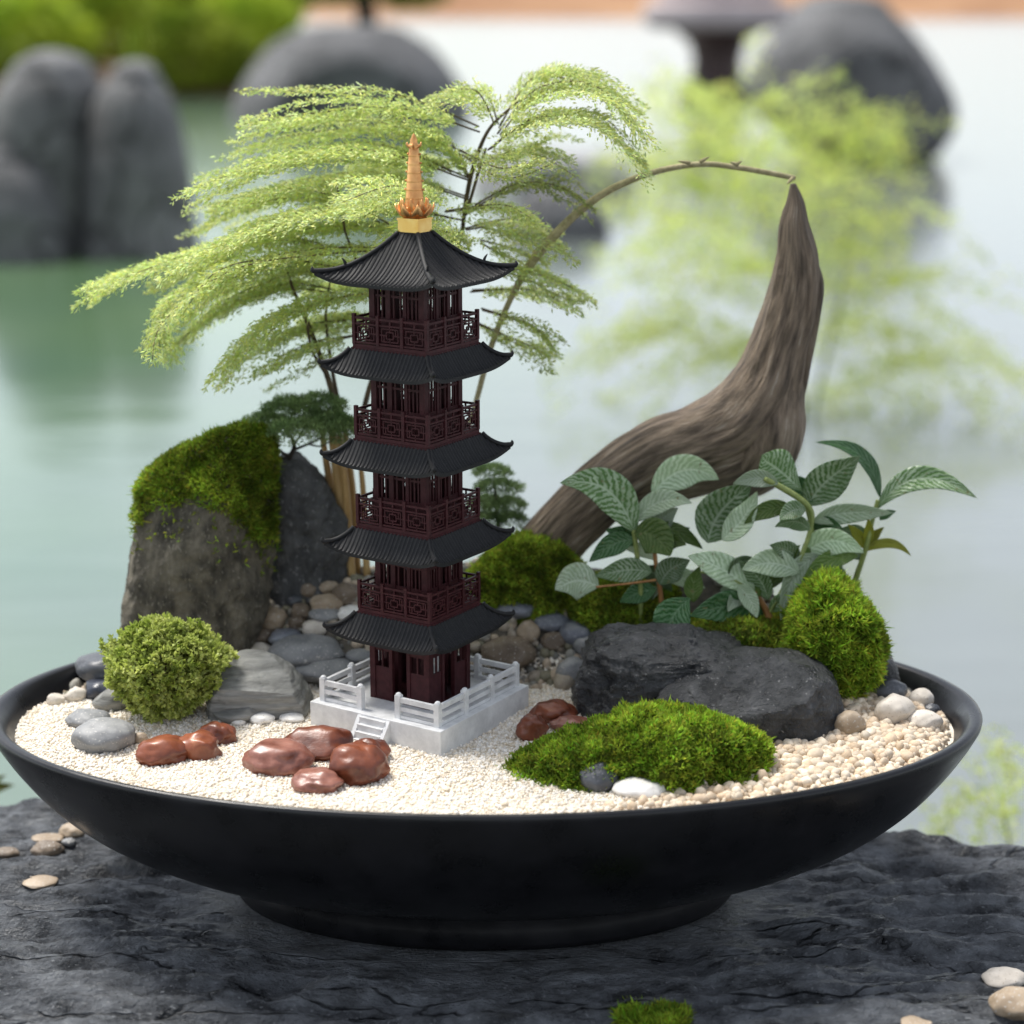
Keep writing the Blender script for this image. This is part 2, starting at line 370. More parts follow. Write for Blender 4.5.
def slab_z(x, y):
    gx, gy, Z = SLAB['x'], SLAB['y'], SLAB['z']
    i = int(np.clip(np.searchsorted(gx, x), 1, len(gx) - 1)); j = int(np.clip(np.searchsorted(gy, y), 1, len(gy) - 1))
    return float(Z[j - 1:j + 1, i - 1:i + 1].mean())
def hit_slab(px, py, lift=0):
    d = ray(px, py); t = .6
    while t < 2.2:
        p = CAM + d * t
        if p[2] < slab_z(p[0], p[1]) + lift: return p
        t += .0008
    return at_z(px, py, lift)

ICO = {}
def ico(n):
    if n not in ICO:
        bm = bmesh.new(); bmesh.ops.create_icosphere(bm, subdivisions=n, radius=1)
        ICO[n] = (np.array([v.co[:] for v in bm.verts]), [tuple(v.index for v in f.verts) for f in bm.faces]); bm.free()
    return ICO[n]
def pebble(name, cx, cy, w, h, mat, label, cat='pebble', group=None, dr=.8, seed=0, amp=.10, rot=None, lump=1.5, surf=None, cuts=0, sub=4, tilt=0, lift=.62):
    """a stone seen at pixel (cx,cy), w x h pixels, lying on the sand (or slab)"""
    hf = surf or hit
    p = hf(cx, cy, 0); s = mpp(p)
    el = math.atan2(-(ray(cx, cy))[2], ray(cx, cy)[1])
    rx = w / 2 * s; ry = rx * dr
    q = (h / 2 * s) ** 2 - (ry * math.sin(el)) ** 2
    if q < (.3 * h / 2 * s) ** 2:
        q = (.45 * h / 2 * s) ** 2; ry = math.sqrt(max((h / 2 * s) ** 2 - q * math.cos(el) ** 2, 1e-9)) / math.sin(el)
    rz = math.sqrt(q) / math.cos(el)
    p = hf(cx, cy, rz * lift)
    if hf is hit:
        lim = .93 - .6 * rx / A_ if p[1] > 0 else .95
        k = 0
        while (p[0] / A_) ** 2 + (p[1] / B_) ** 2 > lim ** 2 and p[1] > 0 and k < 300: p = p - ray(cx, cy) * .0008; k += 1
    V, F = ico(sub); V = V.copy()
    rr = random.Random(seed)
    so = np.array([rr.uniform(-50, 50) for _ in range(3)])
    d = np.array([1 + amp * 1.6 * fbm(v * lump * .8 + so, 2) for v in V])
    V = V * d[:, None]
    for k in range(cuts):
        n = np.array([rr.gauss(0, 1), rr.gauss(0, 1), rr.gauss(.3, .8)]); n /= np.linalg.norm(n); dd = rr.uniform(.6, .85)
        e = np.maximum(V @ n - dd, 0); V -= e[:, None] * n * .9
    V /= np.abs(V).max(0)
    a = rot if rot is not None else rr.uniform(-.25, .25)
    V = V * [rx, ry, rz]
    c, sn = math.cos(tilt), math.sin(tilt)
    X, Z = V[:, 0] * c - V[:, 2] * sn, V[:, 0] * sn + V[:, 2] * c
    V = np.stack([X, V[:, 1], Z], 1)
    c, sn = math.cos(a), math.sin(a)
    V = np.stack([V[:, 0] * c - V[:, 1] * sn, V[:, 0] * sn + V[:, 1] * c, V[:, 2]], 1)
    o = mk(name, V + p, F, mat, org=p)
    return tag(o, label, cat, group)

def loft(rows, y0, depth, nv=120, na=170, sup=2.6, seed=0, amp=.06, freq=40, cap=10, cuts=(), strat=0, dpow=.6, dshift=0):
    """rock grown from its silhouette rows (py, x_left, x_right) at distance plane y0, with its own depth (m, half)"""
    rows = np.array(rows, float)
    P = cr_interp(rows, nv)
    last = P[-1].copy(); xc = (last[1] + last[2]) / 2; hw = (last[2] - last[1]) / 2
    for k in range(1, 9):
        a = k / 8 * math.pi / 2
        P = np.vstack([P, [last[0] - cap * math.sin(a), xc - hw * math.cos(a) * .999, xc + hw * math.cos(a) * .999]])
    HWm = max((P[:, 2] - P[:, 1]) / 2); V = []
    for py, xl, xr in P:
        a = at_y(xl, py, y0); b = at_y(xr, py, y0); c = (a + b) / 2; hw = abs(b[0] - a[0]) / 2
        hd = depth * (((xr - xl) / 2 / HWm) ** dpow if xr > xl else 0)
        for i in range(na):
            q = 2 * math.pi * i / na; cq, sq = math.cos(q), math.sin(q)
            V.append((c[0] + hw * math.copysign(abs(cq) ** (2 / sup), cq), y0 + dshift + hd * math.copysign(abs(sq) ** (2 / sup), sq), c[2]))
    V = np.array(V); n = len(P); F = []
    for j in range(n - 1):
        for i in range(na): F.append((j * na + i, j * na + (i + 1) % na, (j + 1) * na + (i + 1) % na, (j + 1) * na + i))
    F.append(tuple((n - 1) * na + i for i in range(na))); F.append(tuple(range(na - 1, -1, -1)))
    ctr = V.mean(0); ext = (V.max(0) - V.min(0)) / 2
    for nrm, off in cuts:
        nn = np.array(nrm, float); nn /= np.linalg.norm(nn)
        e = np.maximum((V - ctr) @ nn - off * float(np.abs(nn * ext).sum()), 0); V -= e[:, None] * nn * .93
    size = float(ext.max())
    if amp:
        for i, v in enumerate(V):
            k = fbm(v * freq + seed * 3.7, 5, .75)
            rdg = (1 - abs(mn.noise(Vector(v * freq * .5 + seed)))) ** 3 - .4
            k += .35 * (1 - 2 * abs(mn.noise(Vector(v * freq * 3.1 + seed)))) + .22 * (1 - 2 * abs(mn.noise(Vector(v * freq * 8.3 + seed))))
            d = v - ctr; d[2] *= .35; d /= np.linalg.norm(d) + 1e-9
            st = strat * math.sin(v[2] * 900 + 3 * mn.noise(Vector(v * 60))) if strat else 0
            V[i] = v + d * (amp * size * (k * .8 + rdg * .5) + st)
    return V, F

def leaflets(P, Dv, L, W, rng, tint):
    """diamond leaflets: base P, direction Dv(unit), length L, width W -> V, F(quads), tint"""
    n = len(P); r = rng.normal(size=(n, 3)); s = np.cross(Dv, r); s /= np.linalg.norm(s, axis=1)[:, None] + 1e-9
    L = np.broadcast_to(L, n)[:, None]; W = np.broadcast_to(W, n)[:, None]
    V = np.stack([P, P + Dv * L * .5 + s * W * .5, P + Dv * L, P + Dv * L * .5 - s * W * .5], 1).reshape(-1, 3)
    F = np.arange(4 * n).reshape(n, 4)
    return V, F, np.repeat(tint, 4, axis=0)
def join(parts):
    V = []; F = []; T = []; n = 0
    for v, f, t in parts:
        V.append(v); F.append(f + n); T.append(t); n += len(v)
    return np.concatenate(V), np.concatenate(F), np.concatenate(T)
def unit(a): return a / (np.linalg.norm(a, axis=-1, keepdims=True) + 1e-9)

def sample_tris(V, F, N, rng, mask=None):
    tri = []
    for f in F:
        for k in range(1, len(f) - 1):
            if len(f) <= 4: tri.append((f[0], f[k], f[k + 1]))
    tri = np.array(tri); a, b, c = V[tri[:, 0]], V[tri[:, 1]], V[tri[:, 2]]
    nr = np.cross(b - a, c - a); ar = np.linalg.norm(nr, axis=1) / 2; nr = unit(nr)
    if mask is not None: ar = ar * mask((a + b + c) / 3, nr)
    idx = rng.choice(len(tri), N, p=ar / ar.sum())
    u = rng.rand(N, 1); v = rng.rand(N, 1); fl = (u + v) > 1; u = np.where(fl, 1 - u, u); v = np.where(fl, 1 - v, v)
    return a[idx] + u * (b - a)[idx] + v * (c - a)[idx], nr[idx]
def fur(V, F, N, rng, L, W, mask=None, blades=3, spread=.9, up=.35, lump=0, lumpf=60, lo=.55, hi=1.35, stray=.03):
    """moss: clusters of tiny blades over a surface"""
    P, n = sample_tris(V, F, N, rng, mask)
    if lump:
        k = np.array([mn.noise(Vector(p * lumpf)) for p in P]); P = P + n * ((k * .5 + .3) * lump)[:, None]
        k2 = np.array([mn.noise(Vector(p * lumpf * .35)) for p in P]); tb = np.clip(1 + .75 * k + .45 * k2, .3, 1.7)
    else: tb = np.ones(N)
    out = []; L = np.where(rng.rand(N) < stray, L * 1.9, L)
    for b in range(blades):
        d = unit(n + spread * rng.normal(size=(N, 3)) + np.array([0, 0, up]))
        t = (tb * rng.uniform(lo, hi, N))[:, None] * np.array([[1, 1, 1.0]]) * (1 + .12 * rng.normal(size=(N, 3)))
        out.append(leaflets(P - n * L[:, None] * .25, d, L * rng.uniform(.6, 1.25, N), W, rng, np.clip(t, .1, 2)))
    return join(out)

# ------------------------------------------------------------------ world and light
SUN_EL, SUN_AZ = R(64), R(-52)       # azimuth measured from +y (behind the bowl) towards +x
w = bpy.data.worlds.new('World'); sc.world = w; w.use_nodes = True
t = w.node_tree; t.nodes.clear()
wo = t.nodes.new('ShaderNodeOutputWorld'); bg = t.nodes.new('ShaderNodeBackground'); sk = t.nodes.new('ShaderNodeTexSky')
sk.sky_type = 'NISHITA'; sk.sun_disc = False; sk.sun_elevation = SUN_EL; sk.sun_rotation = SUN_AZ
sk.dust_density = 1.2; sk.air_density = 1.0; sk.ozone_density = 1.0
hs = t.nodes.new('ShaderNodeHueSaturation'); hs.inputs['Saturation'].default_value = .38
t.links.new(sk.outputs[0], hs.inputs['Color']); t.links.new(hs.outputs[0], bg.inputs[0]); t.links.new(bg.outputs[0], wo.inputs[0])
bg.inputs[1].default_value = .105
ld = bpy.data.lights.new('sun', 'SUN'); ld.energy = 2.1; ld.angle = R(18); ld.color = (1, .96, .90)
lo_ = bpy.data.objects.new('sun', ld); col.objects.link(lo_)
sd = Vector((math.sin(SUN_AZ) * math.cos(SUN_EL), math.cos(SUN_AZ) * math.cos(SUN_EL), math.sin(SUN_EL)))
lo_.rotation_euler = sd.to_track_quat('Z', 'Y').to_euler(); lo_.location = (0, 0, 3)
sc.view_settings.view_transform = 'Standard'; sc.view_settings.look = 'None'
sc.view_settings.exposure = 1.2; sc.view_settings.gamma = 1
sc.cycles.use_denoising = True
sc.cycles.max_bounces = 6; sc.cycles.diffuse_bounces = 3; sc.cycles.glossy_bounces = 3; sc.cycles.transmission_bounces = 3
sc.cycles.caustics_reflective = False; sc.cycles.caustics_refractive = False
sc.cycles.sample_clamp_indirect = 6

# ------------------------------------------------------------------ water and far ground
WZ = -.30
X, Y = np.meshgrid([-400, -40, 40, 400], [-60, 30, 126])
mk('water', np.stack([X, Y, np.full(X.shape, WZ)], -1).reshape(-1, 3), [(r * 4 + c, r * 4 + c + 1, r * 4 + c + 5, r * 4 + c + 4) for r in range(2) for c in range(3)], m_water)['kind'] = 'structure'
# pond bed and land under and beyond it: one sheet to the horizon
gx = np.linspace(-900, 900, 60); gy = np.concatenate([[-80, 60, 110], np.linspace(122, 140, 10), [200, 500, 1500]])
X, Y = np.meshgrid(gx, gy)
Z = np.where(Y < 121, WZ - .6, WZ - .6 + 3.0 * sstep(121, 138, Y))
for i in range(Z.shape[0]):
    for j in range(Z.shape[1]):
        if Y[i, j] > 121: Z[i, j] += .35 * mn.noise(Vector((X[i, j] * .05, Y[i, j] * .05, 0))) * min(1, (Y[i, j] - 121) / 10)
nx = len(gx)
mk('ground', np.stack([X, Y, Z], -1).reshape(-1, 3), [(r * nx + c, r * nx + c + 1, (r + 1) * nx + c + 1, (r + 1) * nx + c) for r in range(len(gy) - 1) for c in range(nx - 1)], m_shore)['kind'] = 'structure'

# left bank under the bushes
def bank():
    gx = np.linspace(-9.5, -1.35, 50); gy = np.linspace(16.6, 26, 30); V = []
    for y in gy:
        for x in gx:
            edge = min((y - 16.6 - .5 * mn.noise(Vector((x * .7, 0, 3)))), (-1.35 - x) * 1.4, (26 - y), (x + 9.5) * 2)
            V.append((x, y, WZ - .25 + .55 * float(sstep(0, 1.6, edge)) + .08 * mn.noise(Vector((x, y, 0)))))
    n = len(gx)
    o = mk('bank', V, [(r * n + c, r * n + c + 1, (r + 1) * n + c + 1, (r + 1) * n + c) for r in range(len(gy) - 1) for c in range(n - 1)], m_bank)
    o['kind'] = 'structure'
bank()

# ------------------------------------------------------------------ stone slab under the bowl
def slab():
    e = [at_z(x, y, 0)[:2] for x, y in ((-420, 800), (-150, 800), (0, 798), (120, 800), (300, 803), (600, 806), (800, 812), (880, 823), (950, 829), (1024, 843), (1150, 872), (1500, 960))]
    ex = [p[0] for p in e]; ey = [p[1] for p in e]
    gx = np.concatenate([np.linspace(-1.1, -.42, 50)[:-1], np.linspace(-.42, .44, 330), np.linspace(.44, 1.1, 50)[1:]])
    gy = np.concatenate([np.linspace(-1.0, -.36, 40)[:-1], np.linspace(-.36, .26, 300)])
    X, Y = np.meshgrid(gx, gy); YE = np.interp(X, ex, ey)
    Z = np.zeros_like(X)
    for i in range(X.shape[0]):
        for j in range(X.shape[1]):
            x, y = X[i, j], Y[i, j]
            a = fbm((x * 4.5, y * 9, .3), 4, .8)
            st = a * 3.0; fl = math.floor(st); fr = st - fl
            ter = (fl + min(1, fr / .16) ) / 3.0
            rd = (1 - abs(mn.noise(Vector((x * 7 + 2 * a * .1, y * 26, 3.3))))) ** 4
            z = .0085 * (ter * .75 + a * .25) + .0045 * (rd - .3) + .0050 * fbm((x * 18, y * 72, 5), 6, .75) - .004 * max(0, mn.noise(Vector((x * 13, y * 30, 9))) - .25) * 6
            fo = math.hypot(x / (A_ * .54), y / (B_ * .54))
            wgt = min(1, max(0, (fo - .95) / .5))
            z = z * wgt - .0035 * (1 - wgt)
            d = y - (YE[i, j] + .012 * mn.noise(Vector((x * 9, 2, 0))))
            if d > -.02: z -= .45 * float(sstep(-.02, .13, d)) ** 1.3
            Z[i, j] = z
    SLAB.update(x=gx, y=gy, z=Z)
    n = len(gx)
    V = np.stack([X, Y, Z], -1).reshape(-1, 3)
    F = np.array([(r * n + c, r * n + c + 1, (r + 1) * n + c + 1, (r + 1) * n + c) for r in range(len(gy) - 1) for c in range(n - 1)])
    o = mk('stone_slab', V, F, m_slab)
    tag(o, 'broad dark grey slab of rough layered rock carrying the black bowl', 'rock slab')
    return V
slabV = slab()

# ------------------------------------------------------------------ bowl
def px_(v): return v * K
def bowl():
    org = (0, 0, 0)
    t = thing('planter_bowl', org, 'wide shallow black glazed oval bowl holding the miniature garden', 'bowl')
    P = np.array([(.50, .0240), (.56, .0250), (.64, .0300), (.72, .0385), (.79, .0490), (.85, .0610), (.905, .0760), (.95, .0925), (.982, .1070)])
    P = cr_interp(P, 40)
    prof = [(r * A_, z) for r, z in P]
    prof += [(.992 * A_, .1125), (.999 * A_, .1165), (1.0 * A_, .1190), (.997 * A_, .1207), (.989 * A_, .1213), (.980 * A_, .1210), (.972 * A_, .1198)]
    prof += [(.957 * A_, .113), (.93 * A_, .100), (.89 * A_, .086), (.80 * A_, .066), (.70 * A_, .054), (.4 * A_, .045), (.02 * A_, .044)]
    m = MB(); m.lathe(prof, 160, 0, 0, 1, B_ / A_); m.make('basin', m_bowl, t, smooth=True)
    m = MB(); m.lathe([(.02 * A_, .001), (.47 * A_, .001), (.51 * A_, .0), (.518 * A_, .004), (.510 * A_, .012), (.505 * A_, .020), (.512 * A_, .0262), (.40 * A_, .0262)], 128, 0, 0, 1, B_ / A_)
    m.make('foot_ring', m_bowl, t, smooth=True)
bowl()

# sand bed + grit bed
def bed():
    nr, na = 70, 200; V = [(0, 0, float(ground(0, 0)))]
    for i in range(1, nr + 1):
        e = i / nr * .957
        for j in range(na):
            a = 2 * math.pi * j / na; x, y = e * A_ * math.cos(a), e * B_ * math.sin(a)
            V.append((x, y, float(ground(x, y)) + .0007 * mn.noise(Vector((x * 160, y * 160, 0)))))
    F = [(0, 1 + j, 1 + (j + 1) % na) for j in range(na)]
    for i in range(nr - 1):
        for j in range(na):
            a = 1 + i * na; b = a + na
            F.append((a + j, b + j, b + (j + 1) % na, a + (j + 1) % na))
    V = np.array(V)
    return V, F
bv, bf = bed()
cen = [tuple(np.mean([bv[i] for i in f], axis=0)) for f in bf]
def is_grit(c): return c[1] > .055 + .012 * math.sin(c[0] * 30) or (c[0] > .16 and c[1] > .0)
o = mk('sand', bv, [f for f, c in zip(bf, cen) if not is_grit(c)], m_sand); tag(o, 'cream white fine sand covering the front of the bowl', 'sand', kind='stuff')
o = mk('soil', bv, [f for f, c in zip(bf, cen) if is_grit(c)], m_soil); tag(o, 'dark grit between the stones at the back of the bowl', 'grit', kind='stuff')

def scatter_grains(name, N, rad, region, mat, label, cat, sub, var, seed, tints):
    rng = np.random.RandomState(seed); V0, F0 = ico(sub); F0 = np.array(F0); P = []
    while len(P) < N:
        a = rng.uniform(-A_, A_, N); b = rng.uniform(-B_, B_, N)
        ok = [(x, y) for x, y in zip(a, b) if (x / A_) ** 2 + (y / B_) ** 2 < .955 ** 2 and region(x, y, rng)]
        P += ok
    P = np.array(P[:N]); z = ground(P[:, 0], P[:, 1]); P = np.column_stack([P, z])
    r = rad * np.exp(var * rng.normal(size=N))
    S = r[:, None] * rng.uniform(.7, 1.25, (N, 3))
    ang = rng.uniform(0, 6.28, N); c, s = np.cos(ang)[:, None], np.sin(ang)[:, None]
    jit = 1 + (.18 if sub == 1 else .05) * rng.normal(size=(N, len(V0))); Vv = V0[None] * jit[..., None] * S[:, None]
    X = Vv[..., 0] * c - Vv[..., 1] * s; Yy = Vv[..., 0] * s + Vv[..., 1] * c
    Vv = np.stack([X, Yy, Vv[..., 2]], -1) + P[:, None] + np.array([0, 0, 1])[None, None] * (r * rng.uniform(-.1, .5, N))[:, None, None]
    F = (F0[None] + (np.arange(N) * len(V0))[:, None, None]).reshape(-1, F0.shape[1])
    tn = np.array(tints)[rng.randint(0, len(tints), N)] * rng.uniform(.8, 1.08, (N, 1))
    tn = np.repeat(tn, len(V0), 0)
    o = mk(name, Vv.reshape(-1, 3), F, mat, smooth=sub > 1, tint=tn); tag(o, label, cat, kind='stuff')
def reg_sand(x, y, rng):
    if y > .075: return False
    if x > .10: return rng.rand() < max(0, 1 - (x - .10) / .06)
    return True
def reg_gravel(x, y, rng):
    return x > .055 and y < .055 and rng.rand() < min(1, (x - .055) / .07) and (y < .02 or x > .18) and (x / A_) ** 2 + (y / B_) ** 2 < .935 ** 2
scatter_grains('sand_grains', 42000, .00088, reg_sand, m_grain, 'cream sand grains lying over the front of the bowl', 'sand', 1, .22, 3,
               [(1, 1, 1), (1, .97, .92), (.93, .87, .78), (1, .98, .96), (.82, .74, .62)])
scatter_grains('gravel', 4600, .0023, reg_gravel, m_gravel, 'tan pea gravel along the right side of the bowl', 'gravel', 2, .25, 4,
               [(1, 1, 1), (1.15, 1.1, 1.05), (.85, .8, .75), (1.25, 1.25, 1.25), (1.05, .95, .85)])
scatter_grains('grit', 1500, .0026, lambda x, y, r: y > .05 and (x < .06 or x > .15), m_gravel, 'small brown and grey grit between the rear stones', 'grit', 2, .3, 5,
               [(.45, .5, .55), (.3, .34, .38), (.6, .6, .6), (.8, .75, .7), (.35, .38, .33)])

# ------------------------------------------------------------------ pagoda
def pagoda():
    base = hit(421, 693 + 24, 0)
    yp = base[1]
    bx = at_y(421, 717, yp)[0]
    gz = float(ground(bx, yp)) - .001
    S = mpp((bx, yp, HR + .1))
    def zz(py): return at_y(419, py, yp)[2] - gz
    t = thing('model_pagoda', (bx, yp, gz), 'five tiered dark model pagoda with gold spire on white base', 'pagoda', rz=R(-32.7))
    kw = dict(local=True)
    zp = zz(693)
    h = 80 * S
    p = MB(); p.box(-h, h, -h, h, 0, zp)
    pl = p.make('plinth', m_white, t, **kw)
    bev = pl.modifiers.new('bevel', 'BEVEL'); bev.width = .7 * S; bev.segments = 2
    # stair on the front left side
    st = MB(); n = 4; sw = 15 * S; sd_ = 16 * S
    for i in range(n):
        z1 = zp * (n - i) / (n + .35); y1 = -h - sd_ * (i + 1) / n
        st.box(-sw, sw, y1, -h - (sd_ * i / n if i else -.0004), 0, z1)
    for s_ in (-1, 1):
        x0, x1 = (sw + .1 * S, sw + 4.5 * S) if s_ > 0 else (-sw - 4.5 * S, -sw - .1 * S)
        V = [(x0, -h + .0003, 0), (x1, -h + .0003, 0), (x1, -h + .0003, zp * .98), (x0, -h + .0003, zp * .98), (x0, -h - sd_ - 2 * S, 0), (x1, -h - sd_ - 2 * S, 0), (x1, -h - sd_ - 2 * S, 2.5 * S), (x0, -h - sd_ - 2 * S, 2.5 * S)]
        st.add(V, [(0, 1, 2, 3), (4, 7, 6, 5), (0, 4, 5, 1), (3, 2, 6, 7), (0, 3, 7, 4), (1, 5, 6, 2)])
    st.make('stair', m_white, t, **kw)
    # white balustrade
    hb = 70 * S; ph = 24 * S
    def post(rl, x, q):
        rl.box(x - 3.0 * S, x + 3.0 * S, -hb - 3.0 * S, -hb + 3.0 * S, zp - .0002, zp + ph, q)
        V, F = ico(2); V = V * [3.1 * S, 3.1 * S, 2.8 * S]; c, s_ = round(math.cos(q * math.pi / 2)), round(math.sin(q * math.pi / 2))
        V = V + [x * c + hb * s_, x * s_ - hb * c, zp + ph]; rl.add(V, F)                     # rounded post cap
    for q in range(4):
        rl = MB(); xs = [-hb, -hb / 3, hb / 3, hb]
        for k, x in enumerate(xs):
            if k == 3 or (q == 0 and k == 2): continue           # the corner post belongs to the next side
            post(rl, x, q)
        for k in range(3):
            if q == 0 and k == 1:
                continue
            if q == 0 and k == 2:
                rl.make('balustrade', m_white, t, **kw); rl = MB(); post(rl, xs[2], q)
            x0, x1 = xs[k] + 2.4 * S, xs[k + 1] - 2.4 * S
            for z0, z1, th in ((.70, .91, 1.8), (.34, .52, 1.5), (.02, .15, 1.6)):
                rl.box(x0, x1, -hb - th * S, -hb + th * S, zp + ph * z0, zp + ph * z1, q)
        rl.make('balustrade', m_white, t, **kw)
    Ts = [617, 533, 446, 355.5, 265]
    def storey(z0, z1, hs, ground_floor=False):
        hs = hs * S; sd2 = MB()
        sd2.box(-hs + .3 * S, hs - .3 * S, -hs + .3 * S, hs - .3 * S, z0 - .0001, z0 + 1.6 * S)
        st_ = sd2.make('storey', m_wine, t, **kw)
        cw = 3.2 * S
        for q in range(4):
            cm = MB(); cm.box(-hs, -hs + 2 * cw, -hs, -hs + 2 * cw, z0 + .2 * S, z1, q)
            cm.box(-hs - 4 * S, -hs + 2 * cw, -hs - 4 * S, -hs + 2 * cw, z1 - 6 * S, z1 - 1.5 * S, q)
            cm.box(-hs - 2 * S, -hs + 2 * cw, -hs - 2 * S, -hs + 2 * cw, z1 - 10 * S, z1 - 6.1 * S, q)
            cm.make('corner_column', m_wine, st_, **kw)
            w = MB(); b3 = (hs - 2 * cw)
            for x in (-b3 * .36, b3 * .36): w.box(x - 2 * S, x + 2 * S, -hs + .3 * S, -hs + 4.6 * S, z0 + 1 * S, z1 - 1 * S, q)
            hgt = z1 - z0
            w.box(-b3 - .5 * S, b3 + .5 * S, -hs + .6 * S, -hs + 3 * S, z1 - hgt * .17, z1 - .5 * S, q)
            if ground_floor:
                for s_ in (-1, 1):
                    a, b = sorted((s_ * b3 * .36 + s_ * 1.9 * S, s_ * b3 + s_ * .3 * S))
                    w.box(a, b, -hs + 1.2 * S, -hs + 2.6 * S, z0 + 1 * S, z0 + hgt * .42, q)
                    mid = (a + b) / 2
                    w.box(mid - .9 * S, mid + .9 * S, -hs + 1.1 * S, -hs + 2.7 * S, z0 + hgt * .4, z1 - hgt * .15, q)
                    w.box(a, b, -hs + 1.1 * S, -hs + 2.5 * S, z0 + hgt * .62, z0 + hgt * .67, q)
            else:
                w.box(-b3, b3, -hs + 1.0 * S, -hs + 2.4 * S, z0 + 1 * S, z0 + hgt * .34, q)
                for s_ in (-1, 0, 1):
                    cx_ = s_ * b3 * .68
                    wd = b3 * .30
                    for k in ((-.62, 0, .62) if s_ else (-.5, .5)):
                        x = cx_ + k * wd; w.box(x - .9 * S, x + .9 * S, -hs + 1.2 * S, -hs + 2.5 * S, z0 + hgt * .32, z1 - hgt * .16, q)
                    w.box(cx_ - wd, cx_ + wd, -hs + 1.1 * S, -hs + 2.4 * S, z0 + hgt * .60, z0 + hgt * .63, q)
            w.make('wall', m_wine, st_, **kw)
        # inner core posts keep most of the view through dark
        for a in (-1, 1):
            for b in (-1, 1):
                cm = MB(); cm.box(a * hs * .45 - 2.6 * S, a * hs * .45 + 2.6 * S, b * hs * .45 - 2.6 * S, b * hs * .45 + 2.6 * S, z0 + 1.4 * S, z1 + 1 * S)
                cm.make('inner_post', m_wine, st_, **kw)
    FR = [(.12, .12, .88, .12), (.12, .88, .88, .88), (.12, .12, .12, .88), (.88, .12, .88, .88), (0, .5, .34, .5), (.66, .5, 1, .5), (.34, .30, .66, .30),
          (.34, .70, .66, .70), (.34, .30, .34, .70), (.66, .30, .66, .70), (.5, 0, .5, .30), (.5, .70, .5, 1), (.23, .12, .23, .5), (.77, .5, .77, .88)]
    def balcony(z0):
        fl = MB(); hb = 43.5 * S
        fl.box(-hb - 1.5 * S, hb + 1.5 * S, -hb - 1.5 * S, hb + 1.5 * S, z0, z0 + 2.6 * S)
        fl.box(-hb - .5 * S, hb + .5 * S, -hb - .5 * S, hb + .5 * S, z0 + 2.5 * S, z0 + 6 * S)
        b = fl.make('balcony', m_wine, t, **kw)
        zf = z0 + 6 * S; H = 27 * S; hb -= .8 * S
        for q in range(4):
            r = MB(); xs = np.linspace(-hb, hb, 4)
            for k, x in enumerate(xs):
                if k < 3: r.box(x - 1.7 * S, x + 1.7 * S, -hb - 1.7 * S, -hb + 1.7 * S, zf - .3 * S, zf + H + 2.2 * S, q)
            for k in range(3):
                x0, x1 = xs[k] + 1.6 * S, xs[k + 1] - 1.6 * S
                for a, c in ((.90, .98), (.70, .76), (.03, .10)): r.box(x0, x1, -hb - 1.1 * S, -hb + 1.1 * S, zf + H * a, zf + H * c, q)
                r.box((x0 + x1) / 2 - .8 * S, (x0 + x1) / 2 + .8 * S, -hb - .7 * S, -hb + .7 * S, zf + H * .75, zf + H * .91, q)
                za, zb = zf + H * .10, zf + H * .70; W = x1 - x0; th = .62 * S
                for i, (ux0, uz0, ux1, uz1) in enumerate(FR):
                    dy = .02 * S * (i % 5)
                    r.box(x0 + W * ux0 - th * (ux0 == ux1), x0 + W * ux1 + th * (ux0 == ux1), -hb - .6 * S - dy, -hb + .6 * S + dy,
                          za + (zb - za) * uz0 - th * (uz0 == uz1), za + (zb - za) * uz1 + th * (uz0 == uz1), q)
            r.make('railing', m_wine, b, **kw)
    def roof(zt, d, rin, zin, top=False):
        Rc = d / math.sqrt(2) * S; zt = zt - 4 * S; re = Rc * .93; rin = rin * S; up = 8.5 * S; nper = 28; per = 2 * re / nper
        ze = zt - up
        def rout(s): return re + (Rc - re) * min(1, abs(s) / Rc) ** 4
        def zf(s, r):
            f = (r - rin) / (rout(s) - rin + 1e-9); f = min(max(f, 0), 1)
            z = ze + (zin - ze) * (1 - f) ** (1.55 if top else 1.25) + 0
            q = min(1, abs(s) / max(r, 1e-6))
            return z + up * q ** 5 * f ** 1.6
        ns, nr_ = nper * 6 + 1, 14; out = MB()
        ss = np.linspace(-Rc, Rc, ns)
        Vt = []; Vb = []
        for s_ in ss:
            r0 = max(rin, abs(s_)); r1 = max(rout(s_), r0)
            for k in range(nr_):
                r = r0 + (r1 - r0) * k / (nr_ - 1); z = zf(s_, r)
                rib = (max(0, math.cos(2 * math.pi * s_ / per)) ** .6) * 1.5 * S
                Vt.append((s_, -r, z + rib)); Vb.append((s_, -r, z - 3.2 * S))
        F = []
        nb = ns * nr_
        for i in range(ns - 1):
            for k in range(nr_ - 1):
                a = i * nr_ + k; F.append((a, a + 1, a + nr_ + 1, a + nr_)); F.append((nb + a, nb + a + nr_, nb + a + nr_ + 1, nb + a + 1))
            a = i * nr_ + nr_ - 1; F.append((a, nb + a, nb + a + nr_, a + nr_))
        Vv = np.array(Vt + Vb)
        for q in range(4):
            c, s_ = round(math.cos(q * math.pi / 2)), round(math.sin(q * math.pi / 2))
            out.add(np.stack([Vv[:, 0] * c - Vv[:, 1] * s_, Vv[:, 0] * s_ + Vv[:, 1] * c, Vv[:, 2]], 1), F)
        if top: out.box(-rin, rin, -rin, rin, zin - 3 * S, zin + 2 * S)
        rf = out.make('roof', m_roof, t, smooth=False, **kw)
